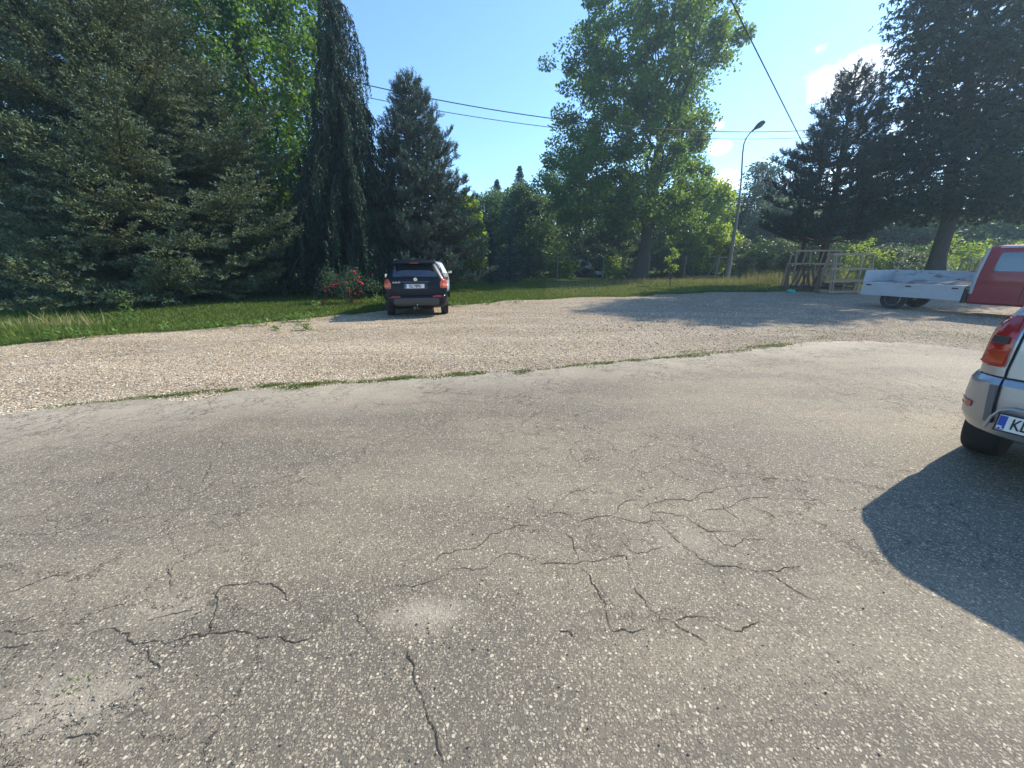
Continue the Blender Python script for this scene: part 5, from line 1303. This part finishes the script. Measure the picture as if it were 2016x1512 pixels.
# ------------------------------------------------------------------ wire fence
GALV = simple('wire_galvanised', (0.16, 0.18, 0.17), 0.6, metal=.2)
fy = 33.2
fx0, fx1 = place(700, 0, fy), place(1560, 0, fy)
fe = empty('wire_fence', (0, fy, 0)); tag(fe, 'grey wire mesh fence on thin posts along the back of the lawn', 'fence')
V, F = [], []
def thin(a, b, r=.0045):
    a, b = np.array(a, float), np.array(b, float); d = unit(b - a); s = unit(np.cross(d, [0, 1, .01])) * r; u_ = np.array([0, r, 0]); k = len(V)
    for p in (a, b): V.extend([p + s, p - s * .5 + u_, p - s * .5 - u_])
    F.extend([(k, k + 1, k + 4, k + 3), (k + 1, k + 2, k + 5, k + 4), (k + 2, k, k + 3, k + 5)])
for z_ in (1.85,): thin((fx0, 0, z_), (fx1, 0, z_), .008)
for z_ in np.arange(.1, 1.8, .2): thin((fx0, 0, z_), (fx1, 0, z_), .002)
for x_ in np.arange(fx0, fx1, .2): thin((x_, 0, .1), (x_, 0, 1.85), .0015)
link('wire_mesh', np_mesh('m', np.array(V), np.array(F)), GALV, fe)
for px in (760, 830, 905, 1000, 1097, 1186, 1275, 1345, 1408, 1480, 1545):
    b = MB(); x_ = place(px, 0, fy); w_ = .09 if px == 1408 else .045; b.tube([(x_, 0, -.05), (x_, 0, 1.95)], w_, 6)
    if px == 1408: b.tube([(x_ - .9, .05, 0), (x_, 0, 1.6)], .05, 6); b.tube([(x_ + .75, .05, 1.78), (x_, 0, 1.78)], .03, 6)
    b.build('post', CONC, fe)
# ------------------------------------------------------------------ wooden racks beside the truck
WOOD = NT('wood_pale'); c = WOOD.coord(); n = WOOD.noise(WOOD.scale(c, (2, 2, 12)), 3.0, 6, .65)
WOOD.set(Base_Color=WOOD.mix(n, (0.20, 0.14, 0.085), (0.46, 0.35, 0.23)), Roughness=.85); WOOD.bump(n, .4, .01); WOOD = WOOD.m
WOODD = simple('wood_dark', (0.13, 0.075, 0.045), .9, nz=.4, nscale=7)
def rack(label, x, y, rz, w, h, d, ups, rails, mat=WOOD, slant=.16, group='wooden racks stacked beside the flatbed', boards=True):
    e = empty('wooden_rack', (x, y, 0), rz); tag(e, label, 'wooden rack', group)
    def panel(s):
        b = MB()
        for q in ups: b.bar((q * w, s * d, .02), (q * w + (.04 if q in (ups[0],) else 0), s * (d - slant * h), h), .045, .085)
        for rz_ in rails: b.bar((ups[0] * w - .06, s * (d - slant * rz_ - .0) + s * .035, rz_), (ups[-1] * w + .06, s * (d - slant * rz_) + s * .035, rz_ + .01), .035, .09)
        b.build('slatted_side', mat, e)
    panel(-1); panel(1)
    b = MB()
    for q in (ups[0], ups[-1]):
        b.bar((q * w, -d, .10), (q * w, d, .10), .06, .09); b.bar((q * w + .03, -(d - slant * h), h - .05), (q * w + .03, d - slant * h, h - .05), .05, .08)
    b.build('cross_beam', mat, e)
    return e
RA = G(1665, 579); RB = G(1590, 571)
rack('pale wooden A-shaped rack nearest the flatbed', RA.x + .1, RA.y + .35, R(4), 1.0, 1.83, .42, (-1.05, -.92, .35, .95), (.12, .62, 1.15, 1.80))
rack('taller weathered wooden rack behind and to the left of the one nearest the flatbed', RB.x + .9, RB.y + 1.2, R(-3), 1.2, 2.08, .50, (-1.0, -.35, .45, 1.0), (.15, .75, 1.35, 2.05))
rack('short dark wooden trestle at the left end of the racks', RB.x - .15, RB.y + .25, R(78), .5, 1.35, .36, (-1.0, 0, 1.0), (.15, 1.2), WOODD, .25)
rack('wooden rack partly hidden behind the red cab', place(1925, 0, 17.6), 17.6, R(-12), .9, 1.62, .45, (-1.0, -.3, .95), (.2, .85, 1.58))
pl = empty('pallet_stack', (RA.x + .35, RA.y + 1.15, 0), R(5)); tag(pl, 'dark wooden pallets lying behind the slats of the nearest rack', 'pallets')
for k in range(3):
    b = MB()
    for i in range(7): b.box((-.6 + i * .2, 0, .13 + k * .15), (.11, .8, .022))
    for s in (-.35, 0, .35): b.box((0, s, .075 + k * .15), (1.3, .09, .085))
    b.build('pallet', WOODD, pl)
for px, py, h, lab in ((1548, 573, 1.2, 'left'), (1612, 578, 1.3, 'right')):
    p = G(px, py); pk = empty('wooden_board', (p.x, p.y + .1, 0), R(-8 if lab == 'left' else 12)); b = MB()
    b.bar((-.10, 0, 0), (.10, .25, h), .12, .03); b.bar((.12, 0, .0), (.02, .22, h), .10, .03); b.build('plank', WOODD, pk)
    tag(pk, f'pair of brown planks leaning against the racks, {lab} of the pair of pairs' if False else ('pair of brown planks leaning at the far left end of the racks' if lab == 'left' else 'pair of brown planks leaning between the two large racks'), 'planks')
bp_ = G(1556, 577); bm = bmesh.new(); bmesh.ops.create_icosphere(bm, subdivisions=4, radius=.16)
gg = random.Random(3)
for v in bm.verts:
    n_ = math.sin(v.co.x * 34) * math.cos(v.co.y * 27 + v.co.z * 30); v.co *= 1 + .14 * n_ + gg.uniform(-.04, .04); v.co.z = max(v.co.z * .75, -.06) + .07; v.co.x *= 1.3
me = bpy.data.meshes.new('b'); bm.to_mesh(me); bm.free(); o = link('plastic_bag', me, simple('bag_teal', (.05, .34, .30), .4)); o.location = (bp_.x, bp_.y, 0); tag(o, 'crumpled teal plastic bag on the ground by the wooden racks', 'bag')
# low rusty-brown thing by the fence: overturned trough
tp_ = empty('metal_trough', (place(1385, 0, 31.5), 31.5, 0), R(4)); b = MB()
b.box((0, 0, .22), (2.0, .5, .05)); b.box((0, -.24, .30), (2.0, .03, .16)); b.box((0, .24, .30), (2.0, .03, .16)); 
b.build('basin', WOODD, tp_); b = MB()
for s in (-.85, .85): b.box((s, 0, .1), (.06, .4, .2))
b.build('leg', WOODD, tp_); tag(tp_, 'low dark trough on short legs near the fence, left of the street lamp', 'trough')
# distant pale car and dark-railed trailer seen under the trees
c3 = empty('parked_car', (place(1163, 0, 38.5), 38.5, 0), R(182)); tag(c3, 'distant silvery car seen under the trees left of the tall maple trunk', 'car')
me3 = ring_mesh(rows2, 2); link('body', me3, simple('far_silver', (.62, .66, .70), .35, metal=.3), c3, smooth=True)
bv3 = BVHTree.FromPolygons([v.co.copy() for v in me3.vertices], [tuple(p.vertices) for p in me3.polygons])
for s in (-1, 1):
    on_body('side_window', bv3, rpoly([(.62, 1.12), (2.78, 1.08), (2.25, 1.46), (1.0, 1.50), (.72, 1.40)], .06), 'left' if s > 0 else 'right', GLASSL, c3)
    wheel(c3, .8, s * .78, .32, .2); wheel(c3, 3.3, s * .78, .32, .2)
c4 = empty('trailer', (place(1187, 0, 36.3), 36.3, 0), 0); tag(c4, 'white low trailer with a dark slatted rail, left of the tall maple trunk', 'trailer')
b = MB(); b.box((0, 0, .48), (1.7, 1.2, .30), bev=.02); b.build('box', simple('far_white', (.75, .77, .8), .5), c4)
b = MB(); b.box((0, -.58, .72), (1.7, .04, .06)); b.box((0, -.58, .95), (1.7, .04, .05))
for i in range(9): b.box((-.8 + i * .2, -.58, .84), (.05, .035, .25))
b.build('rail', PLAS, c4)
for s in (-1, 1): wheel(c4, 0, s * .66, .28, .16)

# ------------------------------------------------------------------ air volume added to imitate the veil of sun glare
hz = MB(); hz.box((0, 20, 14.5), (160, 110, 31)); ho = hz.build('veil', [], None)
hm = bpy.data.materials.new('glare_air'); hm.use_nodes = True; hn = hm.node_tree
hn.nodes.remove(hn.nodes['Principled BSDF']); pv = hn.nodes.new('ShaderNodeVolumePrincipled')
pv.inputs['Color'].default_value = (0.55, 0.78, 1.0, 1); pv.inputs['Density'].default_value = 0.0015; pv.inputs['Anisotropy'].default_value = 0.5
hn.links.new(pv.outputs[0], hn.nodes['Material Output'].inputs['Volume']); ho.data.materials.append(hm)
tag(ho, 'added sun-glare haze in the air', 'veil', kind='stuff')
